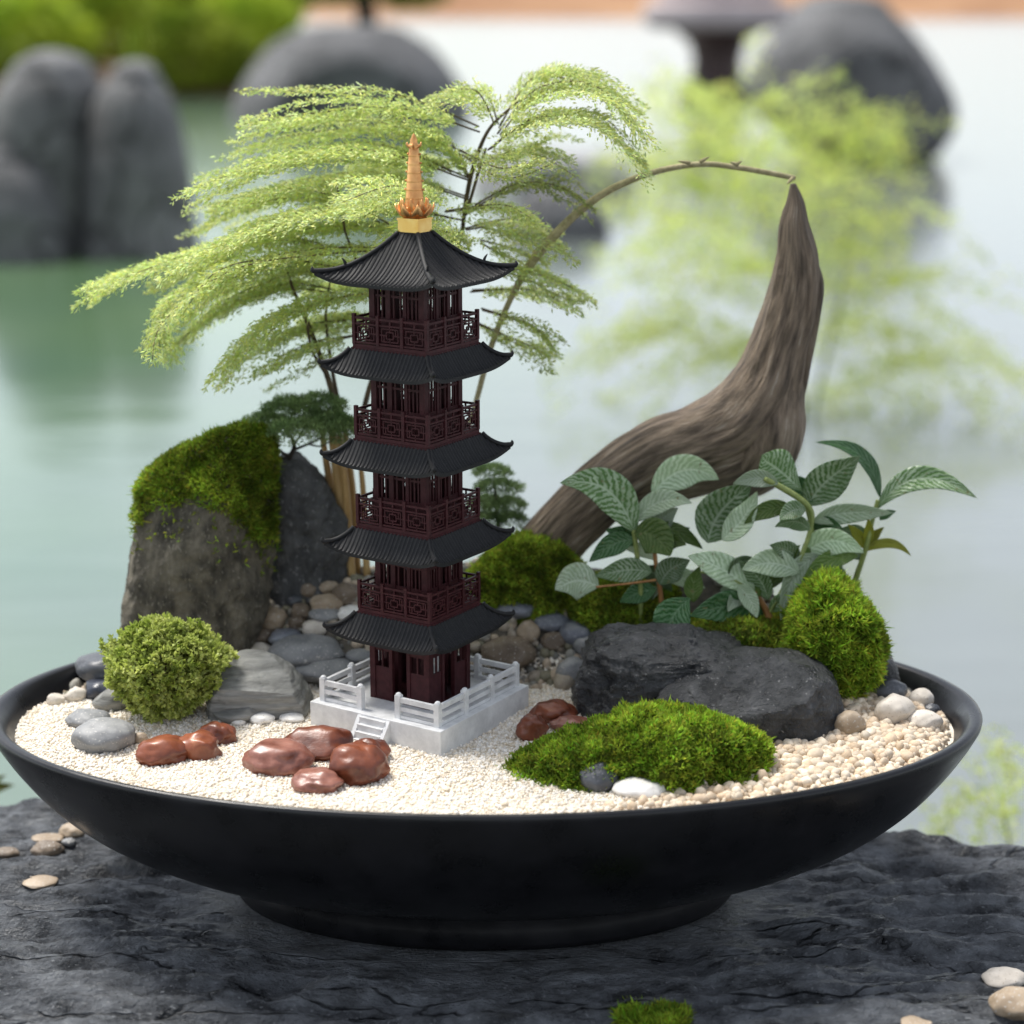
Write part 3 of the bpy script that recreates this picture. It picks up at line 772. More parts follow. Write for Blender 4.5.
        for q in range(4):
            h_ = MB(); pts = []
            for k in range(9):
                r = rin + (Rc - rin) * k / 8; pts.append((r, -r, zf(r, r) + 1.2 * S, (2.3 if k < 7 else 2.6) * S))
            pts.append((Rc + 1.0 * S, -Rc - 1.0 * S, zt + 3.2 * S, 1.9 * S)); pts.append((Rc + .8 * S, -Rc - .8 * S, zt + 5.5 * S, .5 * S))
            c, s_ = round(math.cos(q * math.pi / 2)), round(math.sin(q * math.pi / 2))
            pts = [(x * c - y * s_, x * s_ + y * c, z, r) for x, y, z, r in pts]
            V, F2, _ = tube(pts, 8, 40); h_.add(V, F2)
            if top:
                k = rin + (Rc - rin) * .62; z = zf(k, k)
                V, F2, _ = tube([(k * c + k * s_, k * s_ - k * c, z, 1.6 * S), (k * c * 1.02 + k * s_ * 1.02, k * s_ * 1.02 - k * c * 1.02, z + 5 * S, 1.5 * S), (k * c * 1.06 + k * s_ * 1.06, (k * s_ - k * c) * 1.06, z + 9 * S, .4 * S)], 6, 8); h_.add(V, F2)
            h_.make('hip_ridge', m_roof, rf, smooth=True, **kw)
    ds = [95.5, 95, 94, 94, 98]
    # ground storey, then roof + balcony + storey for every tier
    zt0 = zz(Ts[0]); storey(zp - .0002, zt0 + 2 * S, 36.5, True)
    for i in range(5):
        zt = zz(Ts[i])
        if i < 4:
            roof(zt, ds[i], 46, zt + 9 * S)
            balcony(zt + 8.4 * S)
            storey(zt + 14.2 * S, zz(Ts[i + 1]) + 2 * S, 31.5 + .3 * i)
        else:
            roof(zt, ds[i], 11.5, zz(233), top=True)
    # finial
    fm = MB(); z0 = zz(233); hs = 11.6 * S
    fm.box(-hs, hs, -hs, hs, z0 + 1.6 * S, z0 + 13 * S); fm.box(-hs - .8 * S, hs + .8 * S, -hs - .8 * S, hs + .8 * S, z0 + 12.9 * S, z0 + 14.8 * S)
    fin = fm.make('finial', m_gold2, t, **kw)
    lo = MB(); zl = z0 + 14.6 * S
    lo.lathe([(.01 * S, zl), (11 * S, zl), (13 * S, zl + 3 * S), (12 * S, zl + 8 * S), (9 * S, zl + 12 * S), (.01 * S, zl + 13 * S)], 24)
    for ring, (nn, r0, r1, hh, off) in enumerate(((8, 11.5, 20.5, 12, 0), (8, 9, 15, 17, .39))):
        for k in range(nn):
            a = off + 2 * math.pi * k / nn; ca, sa = math.cos(a), math.sin(a); V = []; F = []
            for u in range(6):
                f = u / 5; r = (r0 + (r1 - r0) * f ** .8 - (1.2 if u == 5 else 0)) * S; z = zl + (1 + hh * f ** 1.5) * S; wd = (5.2 * math.sin(math.pi * min(.97, .25 + .75 * f)) + .1) * S
                for s_, dz in ((-1, .8), (0, 0), (1, .8)): V.append((r * ca - s_ * wd * sa, r * sa + s_ * wd * ca, z + dz * S * .8))
                for s_, dz in ((-1, .8), (0, 0), (1, .8)): V.append(((r - 1.1 * S) * ca - s_ * wd * sa, (r - 1.1 * S) * sa + s_ * wd * ca, z + dz * S * .8 + .4 * S))
            for u in range(5):
                b = u * 6
                for s_ in (0, 1): F += [(b + s_, b + s_ + 1, b + s_ + 7, b + s_ + 6), (b + 3 + s_, b + 9 + s_, b + 10 + s_, b + 4 + s_)]
                F += [(b, b + 6, b + 9, b + 3), (b + 2, b + 5, b + 11, b + 8)]
            F.append((30, 31, 32, 35, 34, 33)); lo.add(V, F)
    lo.make('lotus', m_gold, fin, smooth=True, **kw)
    sp = MB(); zs = zl + 10 * S; ztip = zz(133); Hs = ztip - zs; prof = []
    nr = 7
    for k in range(nr):
        f0 = k / nr * .80; rr = (9.4 - 4.8 * f0 / .8)
        f1 = (k + 1) / nr * .80
        prof += [(rr * S, zs + Hs * f0), ((rr + .5) * S, zs + Hs * (f0 + .012)), ((rr - .25) * S, zs + Hs * (f0 + .03)), ((rr - .6) * S, zs + Hs * (f1 - .004))]
    prof += [(4.2 * S, zs + Hs * .80), (6.8 * S, zs + Hs * .825), (4.5 * S, zs + Hs * .85), (3.3 * S, zs + Hs * .88), (3.6 * S, zs + Hs * .905), (2.3 * S, zs + Hs * .94), (1.6 * S, zs + Hs * .97), (.05 * S, zs + Hs)]
    sp.lathe(prof, 24)
    for k in range(6):                                            # small petals under the tip and bells on the spire
        a = 2 * math.pi * k / 6; V, F, _ = tube([(4 * S * math.cos(a), 4 * S * math.sin(a), zs + Hs * .81, 1.3 * S), (7 * S * math.cos(a), 7 * S * math.sin(a), zs + Hs * .835, 1.2 * S), (7.8 * S * math.cos(a), 7.8 * S * math.sin(a), zs + Hs * .875, .3 * S)], 6, 6); sp.add(V, F)
    for k in range(5):
        for a in (R(200), R(20)):
            r = 9.2 - 4.8 * k / 6 ; V, F = ico(1); sp.add(V * 1.2 * S + [r * S * math.cos(a), r * S * math.sin(a), zs + Hs * (.24 + k * .12)], F)
    sp.make('spire', m_gold, fin, smooth=True, **kw)
    return bx, yp, gz
PX, PY, PZ = pagoda()
cd.dof.focus_distance = float(np.dot(np.array([PX, PY - .03, PZ + .1]) - CAM, FWD))

# ------------------------------------------------------------------ mossy boulder, pointed boulder
rngA = np.random.RandomState(11)
def rock_thing(name, rows, foot, depth, mat, label, cat, moss=None, mossmat=None, **kw):
    b = hit(*foot); y0 = b[1] + depth * .75
    rows, y0 = seat(rows, y0, depth)
    V, F = loft(rows, y0, depth, **kw)
    org = (float(V[:, 0].mean()), y0, float(V[:, 2].min()))
    o = mk(name, V, F, mat, org=org); tag(o, label, cat)
    if moss:
        N, L, W, mask, lump = moss
        v, f, t_ = fur(V, F, N, rngA, L, W, mask, lump=lump, lumpf=70)
        mk('moss', v, f, mossmat or m_moss, o, tint=t_, smooth=False)
    return o, y0, V, F
YM = min(hit(200, 632)[1] + .034, rim_y(at_y(204, 632, .10)[0]) - .020)
def zpx(px, py, y): return at_y(px, py, y)[2]
zA, zB = zpx(150, 520, YM), zpx(270, 545, YM)
def mossmask(c, n):
    X_ = [at_y(px, 500, YM)[0] for px in (120, 150, 180, 205, 235, 262, 285)]
    Z_ = [zpx(200, py, YM) for py in (500, 508, 494, 486, 505, 535, 540)]
    lim = np.interp(c[:, 0], X_, Z_)
    nz = np.array([mn.noise(Vector(p * 45)) for p in c])
    return np.clip((c[:, 2] + nz * .014 - lim) / .016 + .45, 0, 1) ** 1.5 + .03 * (c[:, 2] + nz * .02 > lim - .022)
rock_thing('mossy_boulder', [(660, 122, 256), (632, 122, 257), (605, 124, 264), (570, 128, 269), (530, 137, 271), (500, 143, 273), (475, 153, 278), (458, 170, 280), (447, 192, 277), (438, 212, 268)],
           (200, 632), .022, m_rock, 'tall brown grey boulder with a thick cap of green moss', 'boulder', moss=(11000, .0042, .0011, mossmask, .006),
           seed=3, amp=.06, freq=28, cap=5, sup=3.4, cuts=(((-.30, -1, .28), .42), ((.85, -.75, .12), .40), ((-1, -.35, .25), .60), ((.25, -1, .05), .56), ((-.2, -.6, 1), .70)))
_, YPB, _, _ = rock_thing('pointed_boulder', [(640, 258, 356), (608, 260, 354), (570, 262, 351), (535, 264, 347), (510, 266, 340), (490, 269, 328), (474, 276, 314), (464, 284, 302)],
           (310, 596), .020, m_rock2, 'pointed grey boulder between the mossy boulder and golden stems', 'boulder', seed=9, amp=.095, freq=30, cap=4, sup=3.2, cuts=(((-.5, -.9, .2), .60), ((.7, -.8, .2), .58)))
# ------------------------------------------------------------------ big dark rocks, right
rock_thing('wet_rock', [(745, 560, 800), (722, 568, 796), (700, 577, 790), (675, 584, 780), (658, 589, 762), (645, 596, 728), (636, 606, 692)], (640, 722), .040, m_dark,
           'jagged black wet rock beside the small dark red stones', 'rock', seed=21, amp=.085, freq=36, cap=5, sup=3.4, cuts=(((-.7, -.7, .25), .55), ((.1, -.55, 1), .52), ((.3, -1, .2), .62), ((.8, -.1, 1), .5)))
rock_thing('smooth_rock', [(770, 700, 820), (745, 672, 834), (725, 660, 840), (705, 655, 840), (688, 660, 836), (674, 680, 826), (664, 712, 808)], (750, 741), .038, m_dark,
           'rounded slate grey wet rock behind the front moss cushion', 'rock', seed=33, amp=.06, freq=30, cap=6, sup=3.0, cuts=(((-.15, -.55, 1), .46), ((.7, -.7, .3), .6), ((-.5, -1, .3), .62)))
rock_thing('rim_rock', [(720, 838, 902), (695, 842, 900), (672, 848, 897), (660, 856, 893)], (872, 690), .020, m_dark,
           'dark rough rock against the right rim under bright moss', 'rock', seed=35, amp=.07, freq=50, cap=6)
rock_thing('layered_stone', [(735, 222, 304), (718, 216, 306), (705, 212, 310), (693, 211, 306), (680, 214, 297), (668, 222, 284), (660, 232, 270)], (260, 722), .032, m_layer,
           'flat grey wedge stone with fine layers right of the round shrub', 'stone', seed=41, amp=.05, freq=30, cap=5, sup=3.2, strat=.0004, cuts=(((.12, -.42, .9), .40), ((.05, -1, -.1), .6)))

# ------------------------------------------------------------------ moss cushions
def mossball(name, rows, foot, depth, N, mat, label, L=.0037, W=.0012, cap=8, seed=0, lump=.006, amp=.12, stray=.04, **kw):
    b = hit(*foot); rows, y0 = seat(rows, b[1] + depth * .75, depth)
    V, F = loft(rows, y0, depth, seed=seed, amp=amp, freq=45, cap=cap, sup=2.1, nv=50, na=72, **kw)
    org = (float(V[:, 0].mean()), y0, float(V[:, 2].min()))
    v, f, t_ = fur(V, F, N, rngA, L, W, lump=lump, lumpf=125, stray=stray, mask=lambda c, n: (n[:, 2] > -.45).astype(float))
    root = thing(name, org, label, 'moss')
    mk('cushion', V, F, mat, root, tint=np.full((len(V), 3), .35)); mk('moss', v, f, mat, root, tint=t_, smooth=False)
mossball('moss_cushion', [(800, 516, 760), (785, 512, 764), (772, 516, 764), (760, 532, 762), (748, 556, 757), (735, 588, 744), (725, 616, 718)], (640, 788), .036, 15000, m_mossb,
         'long bright green moss cushion at the front beside the white pebble', seed=1, cap=7)
mossball('moss_cushion', [(698, 812, 862), (676, 800, 870), (650, 793, 873), (624, 795, 868), (606, 802, 858), (594, 812, 846)], (835, 696), .034, 15000, m_mossb,
         'tall bright yellow green moss dome near the right rim', seed=2, cap=12, L=.0046, lump=.009, amp=.20, stray=.06)
mossball('moss_cushion', [(620, 474, 582), (600, 472, 584), (580, 476, 582), (562, 484, 574), (548, 500, 556)], (530, 610), .020, 9000, m_moss,
         'green moss mound at the foot of the driftwood', seed=3, cap=9)
mossball('moss_cushion', [(650, 555, 690), (625, 560, 690), (605, 568, 686), (592, 580, 670)], (620, 630), .026, 7000, m_moss,
         'low dark moss patch under the striped leaves behind the black rock', seed=4, cap=8)
mossball('moss_cushion', [(690, 655, 830), (665, 662, 828), (640, 672, 820), (628, 690, 800)], (745, 668), .028, 7000, m_moss,
         'dark moss patch under the middle leafy plant', seed=5, cap=8)

# ------------------------------------------------------------------ pebbles and stones
G_RED = 'dark red polished stones'
pl_ = [
 ('stone', 163, 752, 60, 36, m_red, 'leftmost oval red stone in front of the round shrub', 'stone', G_RED),
 ('stone', 198, 748, 48, 38, m_red, 'middle one of three red stones in front of the round shrub', 'stone', G_RED),
 ('stone', 217, 735, 42, 30, m_red, 'bright orange red stone right of the round shrub', 'stone', G_RED),
 ('stone', 318, 745, 70, 40, m_red, 'dark maroon stone at the back of the front red cluster', 'stone', G_RED),
 ('stone', 368, 754, 46, 34, m_red, 'red brown stone nearest the white stair', 'stone', G_RED),
 ('stone', 277, 760, 76, 42, m_redp, 'pinkish glossy stone at the left end of the front red cluster', 'stone', G_RED),
 ('stone', 357, 767, 66, 54, m_red, 'large brown red stone with a pale streak at cluster right end', 'stone', G_RED),
 ('stone', 318, 782, 56, 32, m_redp, 'oval pinkish brown stone foremost in the red cluster', 'stone', G_RED),
 ('stone', 554, 713, 50, 28, m_red, 'dark red stone against the jagged black rock', 'stone', G_RED),
 ('stone', 531, 730, 36, 34, m_red, 'round dark red stone at the right corner of the white base', 'stone', G_RED),
 ('stone', 570, 725, 44, 20, m_redp, 'pinkish flat stone touching the front moss cushion', 'stone', G_RED),
 ('pebble', 104, 736, 64, 38, m_pgrey, 'large smooth grey pebble left of the red stones', 'pebble', None),
 ('pebble', 88, 719, 46, 22, m_pgrey, 'pale grey flat pebble behind the large smooth grey one', 'pebble', None),
 ('pebble', 141, 739, 16, 14, m_ptan, 'tiny tan pebble between grey pebble and red stones', 'pebble', None),
 ('stone', 112, 700, 44, 28, m_layer, 'greenish grey rough stone left of the round shrub', 'stone', None),
 ('stone', 100, 690, 40, 24, m_pnavy, 'navy black glossy stone beside two pale pebbles', 'stone', None),
 ('pebble', 76, 695, 24, 18, m_ppale, 'pale pebble beside the navy black stone', 'pebble', None),
 ('pebble', 56, 700, 20, 15, m_ppale, 'pale pebble nearest the left end of the bowl', 'pebble', None),
 ('stone', 106, 667, 60, 32, m_pdark, 'smooth blue black stone on the left rim', 'stone', None),
 ('stone', 138, 654, 76, 26, m_pdark, 'long flat dark grey stone at the foot of the mossy boulder', 'stone', None),
 ('stone', 136, 668, 26, 26, m_pdark, 'small black stone between rim stones and round shrub', 'stone', None),
 ('stone', 236, 712, 54, 26, m_layer, 'brownish grey stone tucked under the layered wedge', 'stone', None),
 ('pebble', 272, 619, 33, 25, m_ptan, 'round tan pebble at the foot of the mossy boulder', 'pebble', None),
 ('pebble', 261, 636, 26, 17, m_pbrown, 'brown pebble just below the round tan one', 'pebble', None),
 ('pebble', 242, 645, 21, 14, m_pbrown, 'small brown pebble behind the layered wedge stone', 'pebble', None),
 ('pebble', 231, 636, 20, 13, m_pbrown, 'small reddish brown pebble nearest the shrub top', 'pebble', None),
 ('pebble', 261, 651, 27, 18, m_ppale, 'cream pebble behind the layered wedge stone', 'pebble', None),
 ('pebble', 286, 638, 36, 20, m_pblue, 'blue grey pebble above the long arched stone', 'pebble', None),
 ('stone', 306, 651, 80, 36, m_pgrey, 'long arched grey stone left of the pagoda base', 'stone', None),
 ('stone', 325, 668, 74, 30, m_pgrey, 'oval grey stone touching the left white balustrade', 'stone', None),
 ('pebble', 327, 604, 34, 24, m_ptan, 'tan pebble below the pointed boulder', 'pebble', None),
 ('pebble', 326, 614, 36, 18, m_pgrey, 'pale grey pebble in front of the tan one below pointed boulder', 'pebble', None),
 ('pebble', 297, 624, 19, 17, m_pbrown, 'small brown grey pebble right of the round tan pebble', 'pebble', None),
 ('pebble', 315, 628, 26, 19, m_ppale, 'pale grey pebble left of the lowest roof tip', 'pebble', None),
 ('pebble', 301, 612, 22, 18, m_pbrown, 'brown pebble left of the pale grey pair', 'pebble', None),
 ('pebble', 296, 601, 22, 14, m_pdark, 'dark pebble in the gap under the pointed boulder', 'pebble', None),
 ('pebble', 311, 590, 26, 20, m_pbrown, 'brown pebble against the pointed boulder', 'pebble', None),
 ('pebble', 328, 587, 24, 17, m_ptan, 'tan pebble beside the brown one against pointed boulder', 'pebble', None),
 ('pebble', 350, 614, 26, 18, m_pwhite, 'white pebble left of the lowest balcony', 'pebble', None),
 ('pebble', 347, 594, 30, 26, m_pbrown, 'dark brown stone at the foot of the golden stems', 'pebble', None),
 ('pebble', 360, 656, 32, 16, m_pgrey, 'greenish grey pebble under the left lowest roof edge', 'pebble', None),
 ('pebble', 262, 719, 26, 14, m_pwhite, 'white lump in front of the layered wedge stone', 'pebble', None),
 ('pebble', 238, 722, 16, 11, m_pwhite, 'small white lump beside the orange red stone', 'pebble', None),
 ('pebble', 292, 718, 26, 12, m_pwhite, 'white lump at the left corner of the pagoda base', 'pebble', None),
 ('stone', 510, 653, 58, 36, m_pbrown, 'large brown grey stone behind the right white balustrade', 'stone', None),
 ('pebble', 501, 596, 32, 14, m_pgrey, 'flat grey pebble below the moss mound', 'pebble', None),
 ('pebble', 518, 608, 46, 22, m_pblue, 'long blue grey pebble below the moss mound', 'pebble', None),
 ('pebble', 552, 610, 17, 14, m_pgrey, 'small grey pebble under the curled white leaf', 'pebble', None),
 ('pebble', 551, 622, 38, 20, m_pblue, 'blue grey pebble between moss and sand', 'pebble', None),
 ('pebble', 529, 632, 25, 25, m_ptan, 'tan block pebble right of the lowest roof', 'pebble', None),
 ('pebble', 554, 641, 28, 21, m_pbrown, 'brown pebble at the back edge of the sand', 'pebble', None),
 ('pebble', 575, 633, 36, 24, m_pblue, 'grey pebble left of the jagged black rock top', 'pebble', None),
 ('pebble', 584, 645, 24, 22, m_pgrey, 'round grey pebble touching the jagged black rock', 'pebble', None),
 ('pebble', 572, 672, 34, 30, m_pgrey, 'smooth grey pebble alone on sand by the black rock', 'pebble', None),
 ('pebble', 922, 699, 27, 22, m_ppale, 'beige round pebble at the right rim', 'pebble', None),
 ('pebble', 895, 711, 42, 34, m_ppale, 'large beige pebble among the right gravel', 'pebble', None),
 ('pebble', 924, 721, 38, 22, m_ppale, 'long cream pebble at the right end of the gravel', 'pebble', None),
 ('pebble', 932, 711, 18, 15, m_pdark, 'small dark pebble nearest the right end of the bowl', 'pebble', None),
 ('pebble', 888, 690, 40, 24, m_pdark, 'dark stone behind the large beige pebble', 'pebble', None),
 ('pebble', 850, 725, 32, 30, m_ptan, 'tan pebble at the right end of the slate grey rock', 'pebble', None),
 ('pebble', 598, 779, 43, 36, m_pdark, 'dark grey round pebble in front of the moss cushion', 'pebble', None),
 ('pebble', 650, 770, 42, 18, m_ptan, 'tan flat pebble behind the white one', 'pebble', None),
 ('pebble', 641, 788, 58, 26, m_pwhite, 'white oval pebble at the front rim', 'pebble', None),
]
for i, (nm, cx, cy, w_, h_, mt, lb, ct, gr) in enumerate(pl_):
    ang = nm == 'stone' and mt in (m_layer, m_pdark, m_pnavy)
    pebble(nm, cx, cy, w_, h_, mt, lb, ct, gr, seed=i + 5, amp=.15 if mt in (m_red, m_redp) else .09, lump=1.9 if mt in (m_red, m_redp) else 1.5, lift=.45 if mt in (m_red, m_redp) else .58, cuts=3 if ang else (1 if mt in (m_pbrown, m_ppale) or i in (3, 6) else 0))
sl_ = [
 (47, 849, 34, 19, m_pbrown, 'brown pebble on the slab left of the bowl'),
 (7, 853, 26, 13, m_pbrown, 'brown pebble on the slab at the left picture edge'),
 (73, 831, 28, 17, m_ptan, 'tan pebble on the slab closest to the bowl wall'),
 (48, 838, 34, 10, m_ptan, 'flat tan pebble just behind the brown one on the slab'),
 (69, 842, 15, 9, m_pgrey, 'small grey pebble between two tan ones on the slab'),
 (41, 882, 36, 14, m_ptan, 'tan flat pebble alone on the slab left side'),
 (1004, 979, 46, 24, m_ppale, 'beige pebble on the slab lower right'),
 (1016, 1004, 56, 34, m_ptan, 'big tan pebble in front of the beige one on the slab'),
 (916, 1022, 34, 14, m_ptan, 'flat tan pebble at the bottom edge of the slab'),
]
for i, (cx, cy, w_, h_, mt, lb) in enumerate(sl_):
    pebble('pebble', cx, cy, w_, h_, mt, lb, 'pebble', None, seed=i + 200, surf=hit_slab)
def slab_moss():
    p = hit_slab(655, 1018, 0); s = mpp(p); V, F = ico(4)
    V = V * [38 * s, 26 * s, 5 * s] + p
    v, f, t_ = fur(V, F, 2500, rngA, .004, .0011, lump=.003, lumpf=90)
    root = thing('moss_patch', tuple(p), 'small yellow green moss patch on the slab at the front', 'moss')
    mk('cushion', V, F, m_mossb, root, tint=np.full((len(V), 3), .4)); mk('moss', v, f, m_mossb, root, tint=t_, smooth=False)
slab_moss()

# ------------------------------------------------------------------ round shrub
def shrub():
    b = hit(168, 722); s = mpp(b); c = b + np.array([0, .008, 50 * s])
    rng = np.random.RandomState(5); N = 5200
    root = thing('round_shrub', tuple(b), 'round light green shrub with tiny leaves in white sand', 'shrub')
    d = unit(rng.normal(size=(N, 3))); d[:, 2] = np.where(d[:, 2] < -.93, -d[:, 2], d[:, 2])
    rad = rng.uniform(.45, 1, N) ** .35
    lump = np.array([1 + .26 * fbm(x * 2.3, 3) + .05 * mn.noise(Vector(x * 9)) for x in d])
    P = d * (rad * lump)[:, None] * [57 * s, 48 * s, 50 * s]
    P[:, :2] *= (1 + .26 * np.minimum(P[:, 2] / (52 * s), .35))[:, None]
    P = P + c
    P[:, 0] -= .002
    out = []
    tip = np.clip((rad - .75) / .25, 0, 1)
    for k in range(5):
        dd = unit(d * .7 + rng.normal(size=(N, 3)) * .8 + [0, 0, .25])
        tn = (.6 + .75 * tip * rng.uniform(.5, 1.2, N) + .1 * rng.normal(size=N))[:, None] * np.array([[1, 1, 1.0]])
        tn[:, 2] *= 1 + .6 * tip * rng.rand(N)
        out.append(leaflets(P, dd, rng.uniform(.0022, .0040, N), rng.uniform(.0015, .0026, N), rng, np.clip(tn, .15, 1.6)))
    v, f, t_ = join(out)
    mk('foliage', v, f, m_shrub, root, tint=t_, smooth=False)
    m = MB()
    for k in range(7):
        a = k * .9; e = c + np.array([math.cos(a) * 30 * s, math.sin(a) * 26 * s, 10 * s])
        V, F, U = tube([(*(b + [0, .006, -.003]), .0018), (*((b + c) / 2 + [math.cos(a) * 6 * s, math.sin(a) * 6 * s, 0]), .0013), (*e, .0005)], 6, 10); m.add(V, F)
    m.make('stem', m_stem, root, smooth=True)
shrub()

# ------------------------------------------------------------------ feathery tree
def plume(ctrl, hw, rng, leafL, leafW, step, sub_step, droop=.22, fwd=.8, tone=1.0, copies=1, vert=.08, jit=(0, 0, 0)):
    """ctrl rows world xyz; flat feathery spray: side branchlets of tiny leaflets along several twigs that run side by side"""
    up = np.array([0, 0, 1.0]); Ps = []; Ds = []; Ts = []; axes = []
    for c_ in range(copies):
        C = ctrl + (rng.normal(size=ctrl.shape) * .5 + rng.normal(size=3)) * jit * np.linspace(.2, 1, len(ctrl))[:, None] if c_ else ctrl
        L = float(np.linalg.norm(np.diff(C, axis=0), axis=1).sum()); n = max(8, int(L / step)); axes.append(C)
        P = cr_interp(C, n); T = unit(np.gradient(P, axis=0)); S = unit(np.cross(T, up))
        base = tone * rng.uniform(.85, 1.15); w_ = hw * (1 if c_ == 0 else rng.uniform(.5, .9))
        for i in range(n):
            t = i / (n - 1); prof = max(.14, math.sin(math.pi * min(1, .14 + .82 * t)) ** .8)
            if t < .12 or rng.rand() < .12: continue
            for sd_ in (-1, 1):
                ln = w_ * prof * rng.uniform(.4, 1.2); m = max(2, int(ln / sub_step))
                dv = unit(S[i] * sd_ + T[i] * (fwd + .35 * rng.normal()) + up * (vert * rng.normal()))
                u = (np.arange(m) + rng.rand(m)) / m
                q = P[i] + dv * (u * ln)[:, None] + up * (-(u ** 2) * ln * droop + rng.normal(size=m) * leafL * .3)[:, None]
                Ps.append(q); Ds.append(unit(dv + .6 * rng.normal(size=(m, 3)) + T[i] * .6 - up * .1)); Ts.append(np.full(m, base * rng.uniform(.85, 1.15)))
    Pp = np.concatenate(Ps); Dd = np.concatenate(Ds); k = len(Pp)
    tn = (np.concatenate(Ts) * rng.uniform(.75, 1.2, k))[:, None] * np.array([[1, 1, 1.0]])
    tn[:, 0] *= rng.uniform(.85, 1.1, k); tn[:, 2] *= rng.uniform(.7, 1.5, k)
    v, f, t_ = leaflets(Pp, Dd, leafL * rng.uniform(.6, 1.3, k), leafW, rng, tn)
    return v, f, t_, axes
def feathery_tree():
    foot = hit(350, 572); y0 = min(foot[1] + .004, rim_y(foot[0]) - .022); s = mpp((0, y0, HR + .15))
    rng = np.random.RandomState(8)
    root = thing('feathery_tree', (foot[0], y0, foot[2]), 'feathery light green tree with slender stems behind the pagoda', 'tree')
    def W(px, py, dy=0): return at_y(px, py, y0 + dy)
    # stems
    def stem(pts, mat, name, n=8, wob=0):
        P = [(*W(x, y, dy), r * s) for x, y, r, dy in pts]; V, F, U = tube(P, n, len(P) * 7, wob=wob); mk(name, V, F, mat, root, uv=U)
    for k, (xb, xt, r, dy) in enumerate(((347, 333, 7.5, .0), (357, 346, 5.5, .006), (338, 323, 5, .004), (368, 358, 3.5, -.004), (352, 340, 4.5, -.006))):
        stem([(xb, 625, r * 1.1, dy), (xb, 590, r * 1.1, dy), (xb - 3, 545, r, dy), ((xb + xt) / 2, 490, r * .85, dy), (xt, 440, r * .6, dy), (xt - 2, 418, r * .45, dy)], m_golds, 'stem', wob=.1)
    stem([(338, 425, 3.2, 0), (330, 385, 3.0, 0), (316, 345, 2.6, 0), (303, 312, 2.2, 0), (292, 286, 1.6, 0), (284, 258, 1.0, 0)], m_stem, 'stem')
    stem([(344, 425, 2.2, .004), (334, 380, 2.0, .004), (328, 340, 1.7, .005), (326, 310, 1.3, .006), (332, 270, .8, .01)], m_stem, 'stem')
    stem([(330, 380, 1.8, .0), (312, 350, 1.5, -.01), (306, 315, 1.2, -.012)], m_stem, 'stem')
    stem([(360, 430, 3.0, 0), (372, 380, 2.6, .006), (400, 320, 2.4, .01), (440, 285, 2.2, .012), (460, 240, 2.0, .012), (466, 200, 2.2, .01), (474, 165, 2.2, .008), (490, 128, 1.6, .006), (520, 100, 1.0, .004)], m_stem, 'stem')
    stem([(466, 215, 1.6, .01), (476, 180, 1.5, .004), (486, 148, 1.1, .0)], m_stem, 'stem')
    stem([(345, 232, 1.2, -.02), (341, 205, 1.3, -.02), (336, 184, 1.0, -.02)], m_stem, 'stem')
    stem([(400, 320, 1.5, .01), (370, 290, 1.3, 0), (345, 232, 1.0, -.02)], m_stem, 'stem')
    # long bare branch arching to the driftwood tip
    br = [(455, 470, 2.6, .01), (474, 410, 2.7, .008), (492, 345, 2.9, .006), (514, 292, 3.1, .004), (535, 258, 4.6, .002), (548, 243, 4.4, .0), (575, 215, 3.8, -.002), (610, 190, 3.5, -.002), (655, 172, 3.2, .004), (700, 164, 3.0, .012), (735, 167, 2.9, .02), (770, 173, 2.8, .026), (795, 178, 2.6, .03)]
    P = [(*W(x, y, dy * .25 + .012 * max(0, (x - 455) / 340)), r * s) for x, y, r, dy in br]; V, F, U = tube(P, 9, 90, wob=.18, seed=4)
    brn = mk('bare_branch', V, F, m_twig, root, uv=U)
    for x, y, dx, dyy in ((700, 162, 9, -5), (738, 165, -8, -3), (735, 165, 7, -4), (690, 163, -12, -2), (793, 178, -6, 6)):
        a, b = W(x, y, -.006), W(x + dx, y + dyy, -.008); V, F, U = tube([(*a, 2.0 * s), (*((a + b) / 2), 1.6 * s), (*b, .5 * s)], 6, 6); mk('bud', V, F, m_twig, brn)
    V, F, U = tube([(*W(457, 462, .0025), 2.6 * s), (*W(448, 530, .0025), 3.2 * s), (*W(445, 600, .0025), 3.4 * s), (*W(445, 630, .0025), 3.4 * s)], 8, 12); mk('stem', V, F, m_stem, root)
